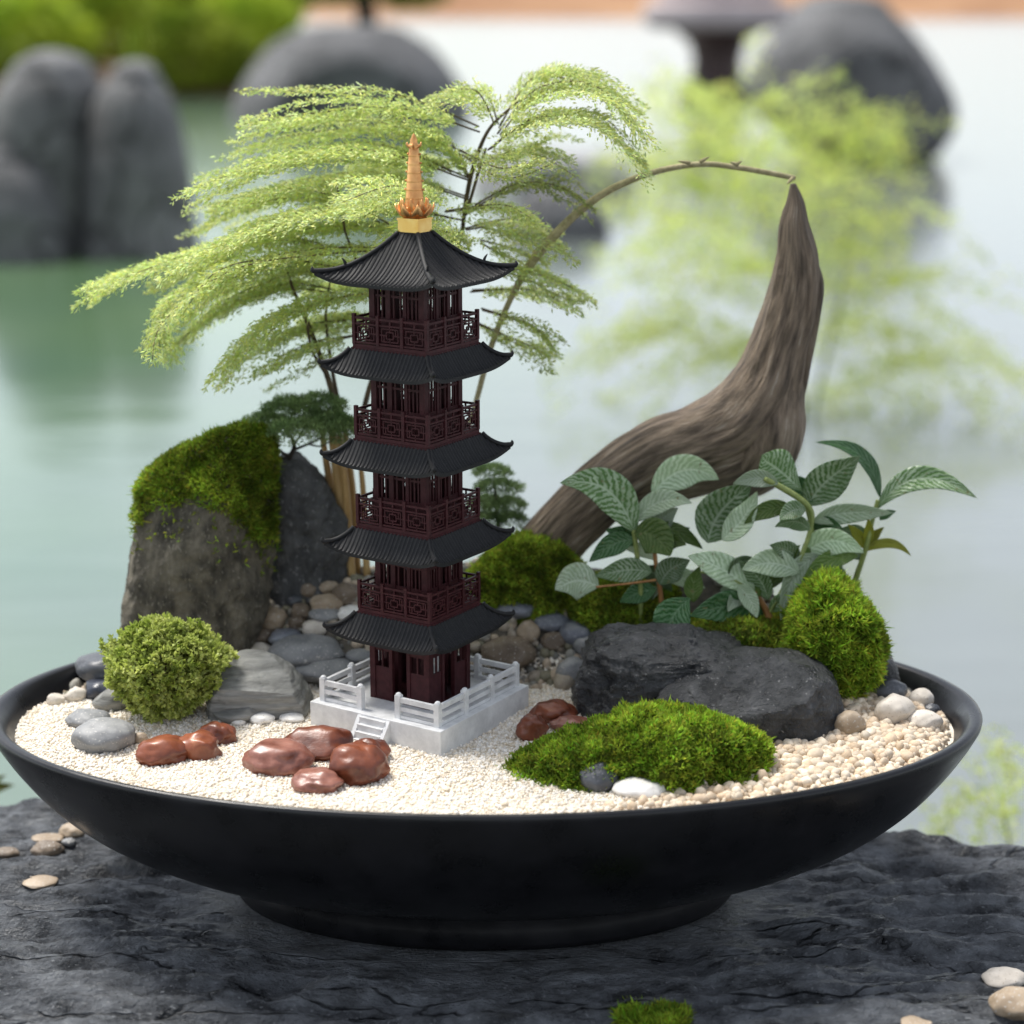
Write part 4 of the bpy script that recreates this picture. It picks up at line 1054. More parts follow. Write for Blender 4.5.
    # foliage sprays: control points in pixels with depth offsets
    PL = [
     ([(500, 135, 0), (540, 92, 0), (600, 88, -.01), (648, 136, -.02)], 48, 1.05), ([(500, 125, .01), (535, 76, .02), (585, 74, .02), (640, 112, .02)], 44, 1.1),
     ([(495, 125, 0), (475, 90, 0), (436, 96, 0)], 38, 1.05), ([(488, 150, 0), (535, 118, -.02), (595, 122, -.03), (646, 168, -.03)], 44, .95),
     ([(485, 160, 0), (530, 148, .02), (572, 162, .02)], 30, .85), ([(480, 132, 0), (400, 108, 0), (320, 112, 0), (243, 124, 0)], 44, 1.05),
     ([(475, 160, .01), (385, 130, .02), (300, 134, .03), (240, 150, .03)], 48, 1.0), ([(468, 180, 0), (370, 150, -.02), (275, 162, -.02), (188, 190, -.02)], 54, 1.05),
     ([(470, 200, 0), (385, 176, .03), (290, 188, .04), (198, 230, .04)], 52, .95), ([(462, 220, 0), (365, 203, -.03), (262, 222, -.03), (182, 262, -.03)], 56, 1.05),
     ([(460, 235, 0), (345, 226, .0), (225, 244, 0), (130, 276, 0), (94, 298, 0)], 46, 1.1), ([(440, 250, 0), (325, 248, -.03), (232, 268, -.04), (165, 312, -.04), (160, 350, -.04)], 50, 1.05),
     ([(335, 290, 0), (285, 284, .02), (220, 306, .03), (178, 342, .03)], 46, .95), ([(425, 290, 0), (335, 298, -.02), (265, 328, -.03), (214, 378, -.03)], 46, 1.05),
     ([(345, 320, 0), (295, 328, .02), (236, 358, .02)], 40, .95), ([(355, 335, 0), (305, 345, -.01), (258, 370, -.01)], 34, 1.0),
     ([(475, 205, 0), (520, 183, 0), (560, 187, 0), (590, 206, 0)], 24, .62), ([(466, 230, 0), (520, 224, .02), (562, 246, .02)], 34, .9),
     ([(466, 262, 0), (520, 270, 0), (560, 282, 0), (590, 298, 0)], 34, 1.0), ([(470, 292, 0), (530, 290, .02), (572, 308, .02)], 30, .9),
     ([(482, 310, 0), (530, 326, -.01), (556, 350, -.01)], 28, .9), ([(445, 212, 0), (500, 208, -.02), (535, 222, -.02)], 30, 1.0),
     ([(470, 250, .0), (430, 235, -.05), (395, 250, -.09)], 50, 1.0), ([(440, 200, .0), (400, 190, -.04), (350, 205, -.07)], 50, 1.05), ([(450, 170, .0), (410, 155, .05), (360, 165, .08)], 50, 1.0),
     ([(400, 300, 0), (360, 280, .05), (310, 290, .08)], 48, .95), ([(380, 320, 0), (340, 318, .03), (300, 332, .05)], 40, .95), ([(470, 180, 0), (440, 140, .0), (395, 126, 0)], 46, 1.05),
     ([(360, 275, 0), (290, 262, -.02), (230, 280, -.03), (190, 318, -.03)], 44, 1.1), ([(340, 250, 0), (270, 240, .02), (205, 258, .02), (150, 290, .02)], 44, 1.0),
     ([(400, 230, 0), (330, 195, 0), (270, 190, 0), (215, 210, 0)], 46, 1.1), ([(480, 240, 0), (510, 248, .01), (545, 262, .01)], 30, .95),
     ([(440, 260, 0), (380, 262, .02), (300, 270, .03), (220, 292, .03)], 52, 1.0), ([(470, 320, 0), (520, 345, .02), (548, 352, .02)], 22, .9), ([(460, 150, .0), (500, 168, -.04), (540, 160, -.06)], 30, .95),
    ]
    for ctrl, hw, tone in PL:
        C = np.array([W(x, y, dy + rng.uniform(-.008, .008)) for x, y, dy in ctrl])
        v, f, t_, axes = plume(C, hw * .95 * s, rng, 5.4 * s, 1.7 * s, 2.9 * s, 2.7 * s, droop=.18, tone=tone, copies=5, jit=np.array([6, 40, 9]) * s)
        sp_ = mk('spray', v, f, m_feather, root, tint=t_, smooth=False)
        tw = MB()
        for a in axes[:2]:
            V, F, _ = tube([(*p, r * s) for p, r in zip(a, np.linspace(1.0, .3, len(a)))], 5, 18); tw.add(V, F)
        tw.make('twig', m_stem, sp_, smooth=True)
    return y0
YT = feathery_tree()

# ------------------------------------------------------------------ small bonsai pines
def bonsai(name, foot_px, y0, pads, trunk, label, seed, n=1500, mat=None):
    s = mpp((0, y0, HR + .1)); rng = np.random.RandomState(seed)
    def W(px, py, dy=0): return at_y(px, py, y0 + dy)
    org = tuple(W(*foot_px)); root = thing(name, org, label, 'tree')
    for tr in trunk:
        P = [(*W(x, y, dy), r * s) for x, y, r, dy in tr]; V, F, U = tube(P, 7, len(P) * 6, wob=.2); mk('trunk' if tr is trunk[0] else 'branch', V, F, m_dtrunk, root)
    out = []
    for cx, cy, rx, rz, dy in pads:
        c = W(cx, cy, dy); N = int(n * (rx * rz / 500) ** .8)
        d = unit(rng.normal(size=(N, 3))); d[:, 2] = np.where(rng.rand(N) < .75, np.abs(d[:, 2]), d[:, 2])
        lump = np.array([1 + .25 * fbm(x * 2.5 + cx, 3) for x in d])
        P = c + d * (lump * rng.uniform(.5, 1, N) ** .5)[:, None] * [rx * 1.12 * s, rx * s * .9, rz * 1.12 * s]
        for k in range(3):
            dd = unit(d * .5 + rng.normal(size=(N, 3)) * .7 + [0, 0, .5])
            tn = rng.uniform(.6, 1.4, N)[:, None] * np.ones((1, 3)); out.append(leaflets(P, dd, rng.uniform(3.5, 6, N) * s, .95 * s, rng, tn))
    v, f, t_ = join(out); mk('crown', v, f, mat or m_pine, root, tint=t_, smooth=False)
yb = YPB - .006
bonsai('bonsai_pine', (290, 466), yb, [(268, 428, 24, 13, 0), (292, 415, 30, 16, .01), (318, 410, 26, 14, 0), (330, 428, 26, 14, -.01), (300, 432, 30, 11, -.02), (345, 432, 14, 12, 0), (258, 436, 14, 8, .01)],
       [[(290, 475, 3.2, 0), (289, 460, 2.8, 0), (294, 447, 2.4, 0), (290, 434, 1.6, 0)], [(290, 458, 1.6, 0), (276, 448, 1.3, 0), (262, 440, .9, 0)], [(293, 450, 1.6, 0), (308, 444, 1.3, 0), (324, 436, .9, 0)],
        [(291, 460, 1.6, 0), (278, 457, 1.4, 0), (262, 452, 1.0, 0), (252, 444, .7, 0)], [(293, 447, 1.3, 0), (300, 436, 1.0, -.01), (308, 424, .7, -.01)], [(308, 444, 1.1, 0), (322, 446, .8, 0), (334, 438, .6, 0)]],
       'small dark green bonsai pine on top of the pointed boulder', 3)
y2 = min(hit(530, 604)[1] + .045, rim_y(.01) - .012)
bonsai('bonsai_pine', (500, 545), y2, [(492, 474, 17, 8, 0), (498, 490, 22, 9, 0), (505, 508, 20, 9, 0), (488, 506, 20, 9, .01), (512, 522, 14, 8, 0), (486, 522, 14, 8, 0)],
       [[(500, 610, 3, 0), (500, 560, 3, 0), (498, 525, 2.5, 0), (496, 500, 1.8, 0), (494, 480, 1, 0)]], 'small grey green conifer half hidden at the right of the pagoda', 4, mat=m_pine)

# ------------------------------------------------------------------ driftwood
def driftwood():
    f = hit(700, 560); y0 = .130; s = mpp((0, y0, HR + .1))
    root = thing('driftwood', tuple(at_y(740, 540, y0)), 'curved grey brown driftwood horn rising behind the leafy plants', 'driftwood')
    def W(px, py, r, dy=0): return (*at_y(px, py, y0 + dy), r * s)
    m = MB()
    for P, n, sd_ in (
        ([W(512, 585, 30), W(548, 545, 31), W(584, 507, 32), W(620, 477, 33), W(660, 453, 34), W(700, 439, 34), W(738, 420, 38), W(766, 386, 36), W(780, 345, 30), W(793, 300, 26.5), W(797, 258, 21), W(794, 225, 14.5), W(795, 203, 9), W(793, 184, 2.5)], 48, 1),
        ([W(728, 486, 12, .0), W(745, 474, 26, -.001), W(760, 452, 35, -.002), W(767, 428, 35, -.002), W(771, 400, 31, -.001), W(782, 350, 25, .0), W(790, 310, 18, 0)], 36, 2),
        ([W(792, 420, 1, .004), W(799, 395, 6, -.001), W(803, 360, 9, -.004), W(810, 318, 10, -.003), W(815, 285, 9, -.002), W(812, 262, 5, 0), W(806, 248, 1.5, 0)], 16, 3),
        ([W(612, 500, 10, .004), W(645, 482, 25, .006), W(690, 468, 32, .006), W(735, 452, 34, .002), W(762, 430, 26, .002)], 28, 4)):
        V, F, U = tube(P, n, 130, wob=.06, seed=sd_, groove=.15); m.add(V, F, U)
    m.make('wood', m_wood, root, smooth=True)
driftwood()

# ------------------------------------------------------------------ leafy plants
def leaf(root, y0, base, tip, width, mat, bulge=0, roll=0, fold=.25, mid=None, db=0, dt=0, curl=.0, wmax=.44, name='leaf', petiole=True):
    s = mpp((0, y0, HR + .05))
    b = at_y(base[0], base[1], y0 + db); e = at_y(tip[0], tip[1], y0 + dt)
    ax = e - b; view = FWD
    perp = np.cross(view, ax); perp = perp / (np.linalg.norm(perp) + 1e-9)
    if perp[2] < 0: perp = -perp
    if mid is not None: c = at_y(mid[0], mid[1], y0 + (db + dt) / 2)
    else: c = (b + e) / 2 + perp * bulge * s
    nl, nw = 22, 12; V = []; U = []
    for i in range(nl + 1):
        t_ = i / nl
        # quadratic curve through base, mid (at .5) and tip
        ctrl = 2 * c - .5 * (b + e)
        p = (1 - t_) ** 2 * b + 2 * t_ * (1 - t_) * ctrl + t_ ** 2 * e
        tg = 2 * (1 - t_) * (ctrl - b) + 2 * t_ * (e - ctrl); tg /= np.linalg.norm(tg) + 1e-9
        pw = np.cross(view, tg); pw /= np.linalg.norm(pw) + 1e-9
        if np.dot(pw, np.cross(view, ax)) < 0: pw = -pw
        nn = np.cross(tg, pw); nn /= np.linalg.norm(nn) + 1e-9
        W_ = math.cos(roll) * pw + math.sin(roll) * nn; N_ = np.cross(tg, W_)
        if np.dot(N_, view) > 0: N_ = -N_
        x = t_ ** (math.log(.5) / math.log(wmax)); hw = width * .47 * s * ((math.sin(math.pi * x) ** .85 * (1 - .25 * x * x)) if 0 < x < 1 else 0) * (1 if t_ < .9 else 1)
        hw = max(hw, .0003 * (1 - t_))
        for j in range(nw + 1):
            v = j / nw * 2 - 1
            wave = .04 * math.sin(t_ * 19 + v * 2) * abs(v)
            V.append(p + W_ * hw * v + N_ * (-(1 - abs(v)) * fold * hw + wave * hw - curl * hw * v * v) - np.array([0, 0, 1]) * hw * .35 * t_ ** 3); U.append((t_, (v + 1) / 2))
    F = []
    for i in range(nl):
        for j in range(nw): a = i * (nw + 1) + j; F.append((a, a + 1, a + nw + 2, a + nw + 1))
    o = mk(name, np.array(V), F, mat, root, uv=np.array(U))
    sm = o.modifiers.new('thickness', 'SOLIDIFY'); sm.thickness = .00035
    return o
def pstem(root, y0, pts, mat):
    s = mpp((0, y0, HR + .05)); P = [(*at_y(x, y, y0 + dy), r * s) for x, y, r, dy in pts]
    V, F, U = tube(P, 8, len(P) * 6, wob=.08); mk('stem', V, F, mat, root, uv=U)
YL = hit(640, 700)[1] + .055
pA = thing('leafy_plant', tuple(at_y(648, 600, YL)), 'white veined leafy plant beside the driftwood foot, leftmost of three', 'plant')
pstem(pA, YL, [(642, 660, 2.6, 0), (641, 615, 2.6, 0), (640, 580, 2.4, 0), (637, 555, 2.5, 0), (634, 530, 2.6, 0)], m_gstem)
pstem(pA, YL, [(665, 665, 2.6, 0), (663, 625, 2.6, 0), (660, 590, 2.4, 0), (656, 565, 2.2, 0), (654, 545, 2.0, 0)], m_ostem)
pstem(pA, YL, [(656, 580, 1.4, -.005), (625, 584, 1.2, -.012), (596, 587, 1.1, -.015)], m_ostem)
leaf(pA, YL, (635, 533), (560, 483), 46, m_lstripe, mid=(606, 487), dt=-.01, roll=.25)
leaf(pA, YL, (652, 495), (719, 480), 40, m_lpale, mid=(686, 470), db=.012, dt=.016, roll=.2)
leaf(pA, YL, (634, 522), (692, 503), 27, m_lpale, mid=(662, 500), db=.006, dt=.0, roll=-.3)
leaf(pA, YL, (655, 534), (678, 508), 24, m_lpale, bulge=4, db=.004)
leaf(pA, YL, (634, 540), (589, 562), 26, m_ldark, mid=(611, 545), dt=.004)
leaf(pA, YL, (599, 587), (555, 590), 44, m_lpale, mid=(575, 579), db=-.015, dt=-.02, roll=.3, curl=.35)
leaf(pA, YL, (652, 572), (595, 576), 28, m_lstripe, mid=(624, 570), db=-.004, dt=-.014)
leaf(pA, YL, (635, 533), (670, 556), 42, m_lgreen, bulge=8, db=-.004, dt=-.012)
leaf(pA, YL, (655, 526), (703, 549), 18, m_lgreen, bulge=5, dt=.004)
leaf(pA, YL, (656, 590), (620, 602), 24, m_ldark, bulge=3, dt=-.006)
leaf(pA, YL, (660, 585), (690, 560), 30, m_lstripe, bulge=5, db=-.004, dt=-.006)
rl_ = random.Random(4)
def extra(root, y0, pts):
    for bx_, by_, tx_, ty_, w_ in pts:
        leaf(root, y0, (bx_, by_), (tx_, ty_), w_, rl_.choice([m_lstripe, m_lpale, m_ldark, m_lstripe, m_lgreen]), bulge=rl_.uniform(3, 8), db=rl_.uniform(-.004, .012), dt=rl_.uniform(-.02, .02), roll=rl_.uniform(-.6, .6))
extra(pA, YL, [(662, 575, 705, 588, 24), (640, 570, 672, 592, 22), (657, 560, 622, 548, 18), (654, 548, 690, 528, 22), (663, 610, 690, 626, 22), (636, 545, 606, 530, 22), (660, 590, 628, 612, 20), (655, 550, 686, 545, 24)])
pB = thing('leafy_plant', tuple(at_y(771, 640, YL)), 'white veined leafy plant with orange stem on the slate rock, middle of three', 'plant')
yB = YL - .012
pstem(pB, yB, [(773, 700, 3.6, -.008), (772, 668, 3.6, -.008), (771, 640, 4.2, -.004), (768, 615, 3.8, 0), (755, 592, 2.2, 0)], m_ostem)
pstem(pB, yB, [(755, 592, 1.8, 0), (725, 577, 1.6, 0), (700, 572, 1.3, 0)], m_gstem)
pstem(pB, yB, [(768, 615, 2.2, 0), (785, 585, 2.2, 0), (803, 552, 2.3, .004), (812, 520, 2.5, .006), (806, 504, 3.0, .006), (784, 489, 3.2, .004), (765, 479, 2.6, .0)], m_gstem)
leaf(pB, yB, (708, 543), (752, 482), 58, m_lstripe, mid=(724, 510), db=.01, dt=.016, roll=.25)
leaf(pB, yB, (722, 540), (757, 491), 30, m_lpale, mid=(742, 518), db=.004, dt=.004, roll=-.35)
leaf(pB, yB, (764, 613), (690, 616), 38, m_ldark, mid=(727, 606), dt=-.018)
leaf(pB, yB, (690, 598), (663, 640), 44, m_ldark, mid=(673, 617), db=-.012, dt=-.022, wmax=.55)
leaf(pB, yB, (755, 592), (688, 556), 36, m_lpale, mid=(720, 566), db=0, dt=-.004, roll=.35)
leaf(pB, yB, (742, 600), (720, 590), 20, m_lpale, bulge=6, db=-.004)
leaf(pB, yB, (694, 602), (700, 566), 22, m_lgreen, bulge=3, db=-.004)
leaf(pB, yB, (800, 573), (742, 570), 32, m_lpale, mid=(770, 562), db=-.002, dt=-.012, roll=.2)
leaf(pB, yB, (792, 508), (744, 524), 20, m_lgreen, mid=(766, 510), dt=.002)
leaf(pB, yB, (778, 484), (733, 484), 20, m_lpale, mid=(755, 478), dt=.004)
leaf(pB, yB, (738, 585), (757, 618), 20, m_lpale, bulge=3, db=-.006, dt=-.012)
leaf(pB, yB, (768, 590), (800, 545), 26, m_lgreen, bulge=4, db=.004, dt=.004)
pC = thing('leafy_plant', tuple(at_y(850, 600, YL)), 'white veined leafy plant with long arching blades by the tall moss dome', 'plant')
yC = YL + .006
pstem(pC, yC, [(835, 670, 3.4, .004), (846, 610, 3.4, .004), (858, 572, 3.0, .002), (866, 548, 2.6, 0), (872, 522, 2.4, 0), (878, 500, 2.2, 0)], m_lyel if False else m_gstem)
pstem(pC, yC, [(824, 670, 2.4, 0), (820, 600, 2.4, 0), (815, 560, 2.4, 0), (812, 530, 2.2, .0), (806, 504, 2.2, 0)], m_gstem)
leaf(pC, yC, (803, 492), (762, 455), 46, m_lstripe, mid=(779, 469), dt=-.006, wmax=.6, curl=.2)
leaf(pC, yC, (812, 502), (780, 480), 26, m_ldark, mid=(797, 486), db=.004, dt=.008)
leaf(pC, yC, (808, 506), (860, 456), 44, m_lstripe, mid=(830, 479), db=.004, dt=-.006, roll=.15)
leaf(pC, yC, (880, 497), (816, 442), 20, m_ldark, mid=(861, 454), dt=.0, roll=.5)
leaf(pC, yC, (876, 510), (977, 498), 28, m_lstripe, mid=(921, 477), dt=-.01, roll=-.3, wmax=.5)
leaf(pC, yC, (813, 522), (893, 513), 24, m_lpale, mid=(850, 513), db=-.004, dt=-.012, roll=.3)
leaf(pC, yC, (801, 558), (864, 553), 32, m_lpale, mid=(832, 541), db=-.008, dt=-.02, roll=.2)
leaf(pC, yC, (818, 556), (781, 620), 26, m_lpale, mid=(795, 577), db=-.012, dt=-.03, roll=-.2)
leaf(pC, yC, (858, 556), (800, 588), 22, m_lgreen, mid=(826, 562), db=-.01, dt=-.024, roll=.2)
leaf(pC, yC, (865, 549), (848, 524), 13, m_lyel, bulge=2)
leaf(pC, yC, (866, 549), (884, 527), 12, m_lyel, bulge=2)
leaf(pC, yC, (866, 546), (868, 518), 12, m_lyel, bulge=2, dt=-.004)
leaf(pC, yC, (862, 552), (911, 556), 11, m_lyel, mid=(890, 543), dt=-.004)
leaf(pC, yC, (880, 520), (896, 511), 10, m_ldark, bulge=2)
extra(pB, yB, [(770, 622, 735, 636, 24), (770, 612, 808, 600, 24), (800, 560, 770, 545, 22), (810, 530, 775, 527, 20), (755, 592, 728, 612, 20), (803, 552, 838, 570, 22), (730, 578, 760, 560, 20), (768, 600, 738, 560, 26), (772, 640, 800, 622, 22), (806, 510, 780, 520, 22), (760, 596, 722, 582, 24)])
extra(pC, yC, [(815, 560, 850, 585, 22), (862, 560, 835, 548, 16), (812, 530, 842, 528, 20), (820, 600, 795, 625, 22), (812, 535, 850, 545, 24), (868, 540, 838, 530, 18)])
# fallen leaf at the left
fl = thing('fallen_leaf', tuple(at_y(8, 784, .30)), 'bright green leaf poking up beyond the slab left edge', 'leaf')
for b_, t_, w_ in (((-30, 800), (14, 785), 16), ((-34, 805), (6, 775), 14), ((-40, 800), (-10, 770), 18)): leaf(fl, .30, b_, t_, w_, m_lyel, bulge=4)
pstem(fl, .30, [(-60, 900, 2, 0), (-45, 840, 2, 0), (-32, 802, 1.5, 0)], m_gstem)

# ------------------------------------------------------------------ background boulders
def far_boulder(name, rows, foot, depth, mat, label, seed, amp=.035, freq=1.2, cap=12, **kw):
    b = at_z(foot[0], foot[1], WZ); y0 = b[1] + depth * .8
    V, F = loft(rows, y0, depth, seed=seed, amp=amp, freq=freq, cap=cap, sup=2.4, nv=70, na=96, cuts=(((-.6, -.7, .35), .62), ((.75, -.6, .3), .66), ((.1, -1, -.1), .74)), **kw)
    o = mk(name, V, F, mat, org=(float(V[:, 0].mean()), y0, WZ)); tag(o, label, 'boulder'); return y0
far_boulder('pond_boulder', [(285, -40, 70), (262, -38, 88), (220, -32, 96), (170, -20, 102), (120, -6, 102), (90, 4, 98), (72, 16, 88)], (30, 258), .34, m_boul, 'broad grey boulder at the pond edge, left of its twin', 51, cap=20)
far_boulder('pond_boulder', [(285, 80, 200), (255, 82, 198), (215, 84, 193), (170, 86, 188), (125, 91, 179), (95, 99, 168), (78, 112, 158)], (140, 258), .26, m_boul, 'tall egg shaped grey boulder standing close to its broad twin', 52, cap=17)
far_boulder('pond_boulder', [(285, -60, 60), (255, -56, 72), (215, -44, 66), (180, -28, 48), (160, -10, 24)], (10, 264), .22, m_bould, 'low dark rounded boulder in front of the broad grey twin', 53, cap=12)
far_boulder('pond_boulder', [(135, 232, 470), (115, 234, 472), (90, 242, 464), (65, 258, 448), (45, 276, 428), (33, 296, 408)], (350, 122), 1.0, m_bould, 'wide domed dark boulder with a tree rising behind it', 54, freq=.5, cap=8)
far_boulder('pond_boulder', [(178, 850, 905), (150, 800, 935), (120, 762, 950), (90, 748, 946), (60, 756, 930), (30, 776, 908), (8, 800, 886)], (880, 166), .7, m_bould, 'large pointed dark boulder standing at the right side of the pond', 55, freq=.7, cap=14)
far_boulder('pond_boulder', [(215, 470, 640), (190, 472, 640), (172, 478, 636), (158, 492, 624)], (555, 196), .4, m_boulp, 'flat pale grey boulder seen behind the feathery tree', 56, freq=.9, cap=7)
far_boulder('pond_boulder', [(255, 500, 612), (235, 504, 610), (215, 512, 604), (196, 524, 590)], (556, 240), .22, m_bould, 'small dark boulder in front of the flat pale one', 57, freq=1.4, cap=8)

# stone table at the back
def table():
    b = at_z(716, 104, WZ); y0 = b[1]; s = mpp((0, y0, 0))
    root = thing('stone_table', (b[0], y0, WZ), 'dark stone table with thick waisted leg across the pond', 'table')
    def h(py): return at_y(716, py, y0)[2]
    def prof(rows): return [(r * s, h(y)) for r, y in rows]
    m = MB(); m.lathe(prof([(.5, 108), (42, 108), (38, 96), (27, 82), (24, 60), (28, 44), (40, 34), (44, 30), (.5, 30)]), 40, b[0], y0); m.make('leg', m_leg, root, smooth=True)
    m = MB(); m.lathe(prof([(.5, 29), (62, 29), (72, 25), (75, 18), (75, 6), (72, 3), (.5, 2)]), 48, b[0], y0); m.make('table_top', m_table, root, smooth=True)
    m = MB(); m.lathe(prof([(.5, 1.6), (58, 1.6), (60, -12), (40, -26), (.5, -30)]), 40, b[0], y0); m.make('basin', m_table, root, smooth=True)
table()

# ------------------------------------------------------------------ bushes, tree on the far side
def bush(name, px, py, rx, rz, y0, label, seed, mat=None, N=2600, tone=1.0, cat='bush'):
    c = at_y(px, py, y0); s = mpp(c); rng = np.random.RandomState(seed)
    base = (c[0], y0, WZ + .2); root = thing(name, base, label, cat)
    d = unit(rng.normal(size=(N, 3))); lump = np.array([1 + .22 * fbm(x * 1.8 + seed, 3) for x in d])
    P = c + d * (lump * rng.uniform(.4, 1, N) ** .4)[:, None] * [rx * s, rx * s * .8, rz * s]
    P[:, 2] = np.maximum(P[:, 2], WZ + .15); out = []
    for k in range(2):
        dd = unit(d * .6 + rng.normal(size=(N, 3)) * .8); tn = (tone * rng.uniform(.6, 1.35, N))[:, None] * np.ones((1, 3))
        out.append(leaflets(P, dd, rx * s * rng.uniform(.10, .17, N), rx * s * .07, rng, tn))
    v, f, t_ = join(out); mk('foliage', v, f, mat or m_bush, root, tint=t_, smooth=False)
    m = MB()
    for k in range(4):
        a = k * 1.6 + seed; V, F, U = tube([(c[0] + .05 * math.cos(a), y0 + .05 * math.sin(a), WZ + .0, rx * s * .05), (c[0] + rx * s * .2 * math.cos(a), y0 + rx * s * .2 * math.sin(a), c[2], rx * s * .02)], 6, 6); m.add(V, F)
    m.make('stem', m_stem, root, smooth=True)
bush('garden_bush', 20, 44, 75, 51, 18, 'yellow green bush behind the broad grey boulder', 61, tone=1.15)
bush('garden_bush', 110, 36, 70, 56, 19, 'mid green bush between the twin boulders on the far bank', 62, tone=.85)
bush('garden_bush', 190, 54, 62, 46, 17.5, 'darker green low bush right of the egg shaped boulder', 63, tone=.7)
bush('garden_bush', 250, 40, 55, 52, 18.5, 'bright lime bush beside the wide domed boulder', 64, tone=1.2)
bush('garden_bush', 60, -20, 120, 50, 24.0, 'large green bush at the back of the far bank', 65, tone=.8, N=3500)
bush('garden_bush', 215, -10, 100, 45, 23.5, 'broad leafy green bush behind the lime bush', 66, tone=.95, N=3500)
def far_tree():
    y0 = at_z(350, 122, WZ)[1] + 2.2; c = at_y(366, -60, y0); s = mpp(c); rng = np.random.RandomState(71)
    root = thing('garden_tree', (at_y(366, 60, y0)[0], y0, WZ), 'dark trunked tree rising behind the wide domed boulder', 'tree')
    V, F, U = tube([(*at_y(368, 130, y0), 15 * s), (*at_y(367, 60, y0), 12 * s), (*at_y(366, 15, y0), 11 * s), (*at_y(362, -40, y0), 8 * s), (*at_y(368, -110, y0), 4 * s)], 12, 30, wob=.12); mk('trunk', V, F, m_dtrunk, root, uv=U)
    out = []
    for cx, cy, rx, rz in ((366, -45, 60, 24), (330, -15, 46, 18), (408, -12, 46, 18), (350, -90, 60, 30), (400, -80, 50, 30)):
        c = at_y(cx, cy, y0); N = 1500; d = unit(rng.normal(size=(N, 3))); lump = np.array([1 + .3 * fbm(x * 2 + cx, 3) for x in d])
        P = c + d * (lump * rng.rand(N) ** .4)[:, None] * [rx * s, rx * s * .8, rz * s]
        out.append(leaflets(P, unit(rng.normal(size=(N, 3)) + d * .5), 8 * s * rng.uniform(.7, 1.3, N), 4 * s, rng, rng.uniform(.4, .9, N)[:, None] * np.ones((1, 3))))
    v, f, t_ = join(out); mk('crown', v, f, m_bush, root, tint=t_, smooth=False)
far_tree()

# blurred yellow green shrub behind the bowl, right
def weeping(name, label, foot, y0, PLs, stems, seed, hw_s=1.0, sparse=1.0, tone=1.0):
    s = mpp((0, y0, 0)); rng = np.random.RandomState(seed)
    def W(px, py, dy=0): return at_y(px, py, y0 + dy)
    root = thing(name, tuple(W(*foot)), label, 'shrub')
    m = MB()
    for st in stems:
        P = [(*W(x, y, dy), r * s) for x, y, r, dy in st]; V, F, U = tube(P, 7, len(P) * 7); mk('stem', V, F, m_gstem, root)
    for ctrl, hw, tn in PLs:
        C = np.array([W(x, y, dy) for x, y, dy in ctrl])
        v, f, t_, axes = plume(C, hw * s * hw_s, rng, 8 * s, 3.0 * s, 5.0 * s / sparse, 5.0 * s / sparse, droop=.25, tone=tn * tone, copies=6, jit=np.array([40, 90, 38]) * s * hw_s, vert=.5)
        mk('foliage', v, f, m_far_f, root, tint=t_, smooth=False)
d_ = .0
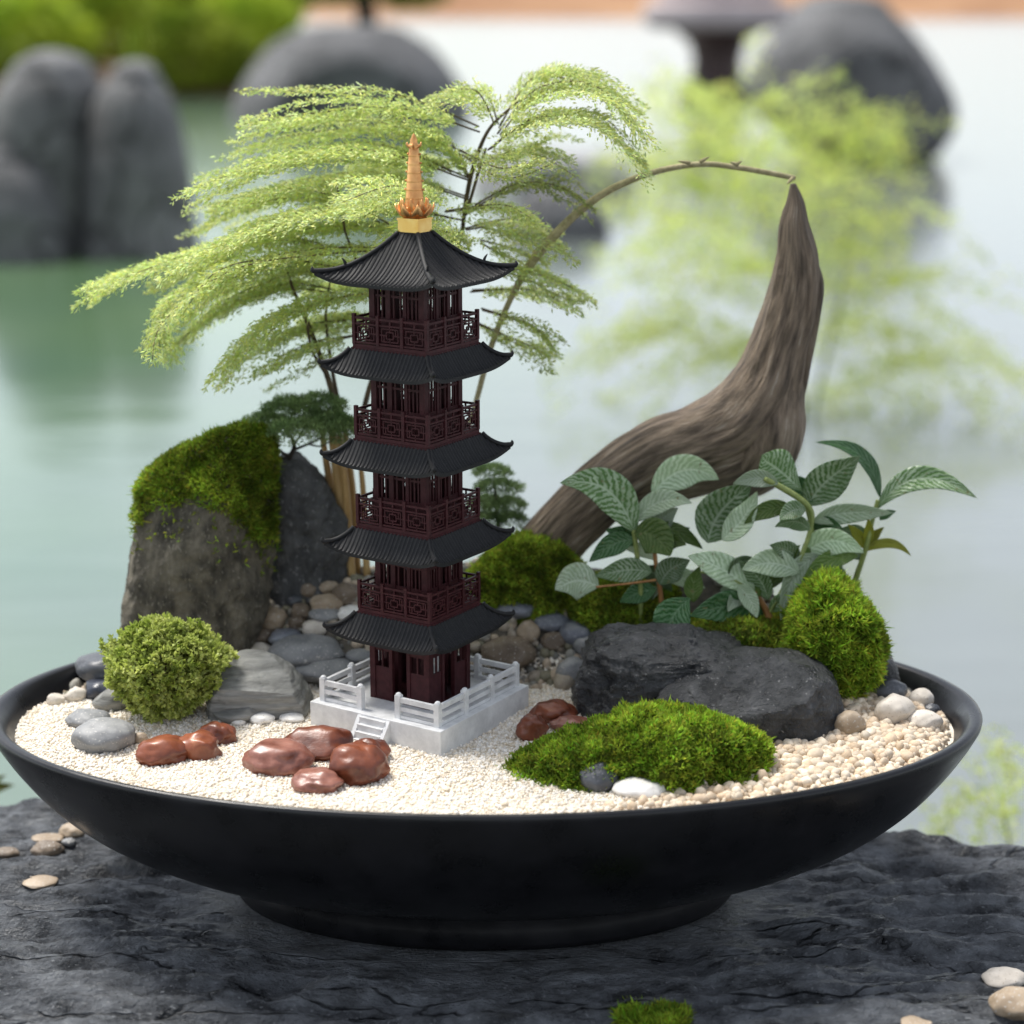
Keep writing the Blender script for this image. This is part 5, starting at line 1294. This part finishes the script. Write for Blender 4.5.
weeping('willowy_shrub', 'blurred yellow green willowy shrub in the water behind the driftwood', (812, 455), 2.9,
    [([(760, 260, 0), (735, 170, 0), (715, 110, 0), (690, 95, 0)], 70, 1.05), ([(765, 240, 0), (790, 150, .1), (815, 110, .1), (850, 92, .1)], 60, 1.0),
     ([(770, 260, 0), (700, 190, -.1), (660, 190, -.1), (625, 215, -.1)], 50, .95), ([(775, 280, 0), (720, 250, .1), (660, 250, .1), (615, 285, .1)], 46, 1.05),
     ([(785, 260, 0), (840, 190, 0), (880, 200, 0), (905, 240, 0)], 56, .95), ([(780, 220, 0), (745, 130, .1), (770, 95, .1)], 60, 1.1),
     ([(800, 330, 0), (860, 280, -.1), (920, 270, -.1), (985, 290, -.1)], 40, .9), ([(800, 360, 0), (870, 330, .1), (930, 340, .1), (985, 380, .1)], 50, .9),
     ([(800, 400, 0), (860, 380, 0), (920, 400, 0), (970, 450, 0)], 48, 1.0), ([(795, 380, 0), (720, 330, 0), (660, 330, 0), (600, 365, 0)], 46, .85),
     ([(805, 450, 0), (870, 430, 0), (930, 470, 0), (960, 520, 0)], 44, .9), ([(800, 320, 0), (740, 290, .1), (690, 300, .1), (640, 330, .1)], 44, .9),
     ([(790, 300, 0), (830, 240, .1), (870, 250, .1)], 50, 1.0), ([(770, 230, 0), (720, 150, .1), (680, 140, .1), (650, 150, .1)], 52, 1.1),
     ([(810, 440, 0), (870, 470, .1), (920, 520, .1), (945, 590, .1)], 50, .9), ([(806, 400, 0), (890, 360, 0), (960, 390, 0), (1000, 440, 0)], 54, .95), ([(800, 380, 0), (740, 350, -.1), (690, 370, -.1), (640, 420, -.1)], 50, .9),
     ([(790, 300, 0), (740, 240, -.2), (690, 220, -.2), (640, 240, -.2)], 60, 1.0), ([(780, 260, 0), (830, 160, -.2), (860, 150, -.2), (895, 170, -.2)], 60, 1.0)],
    [[(812, 460, 4, 0), (806, 450, 3.5, 0), (795, 350, 3, 0), (775, 260, 2.2, 0), (760, 180, 1.4, 0)], [(815, 460, 3, 0), (812, 420, 2.5, 0), (840, 300, 2, 0), (850, 220, 1.2, 0)]], 81, sparse=.72)
weeping('willowy_shrub', 'small blurred yellow green sprig beyond the slab right edge', (1010, 880), .62,
    [([(1005, 840, 0), (985, 800, 0), (955, 800, 0), (935, 825, 0)], 26, 1.0), ([(1010, 840, 0), (1005, 800, 0), (1020, 785, 0), (1050, 800, 0)], 28, 1.0), ([(1010, 830, 0), (990, 815, 0), (975, 830, 0)], 26, 1.0)],
    [[(1012, 900, 2.5, 0), (1010, 850, 2, 0), (1002, 805, 1.2, 0)]], 82, sparse=.8)
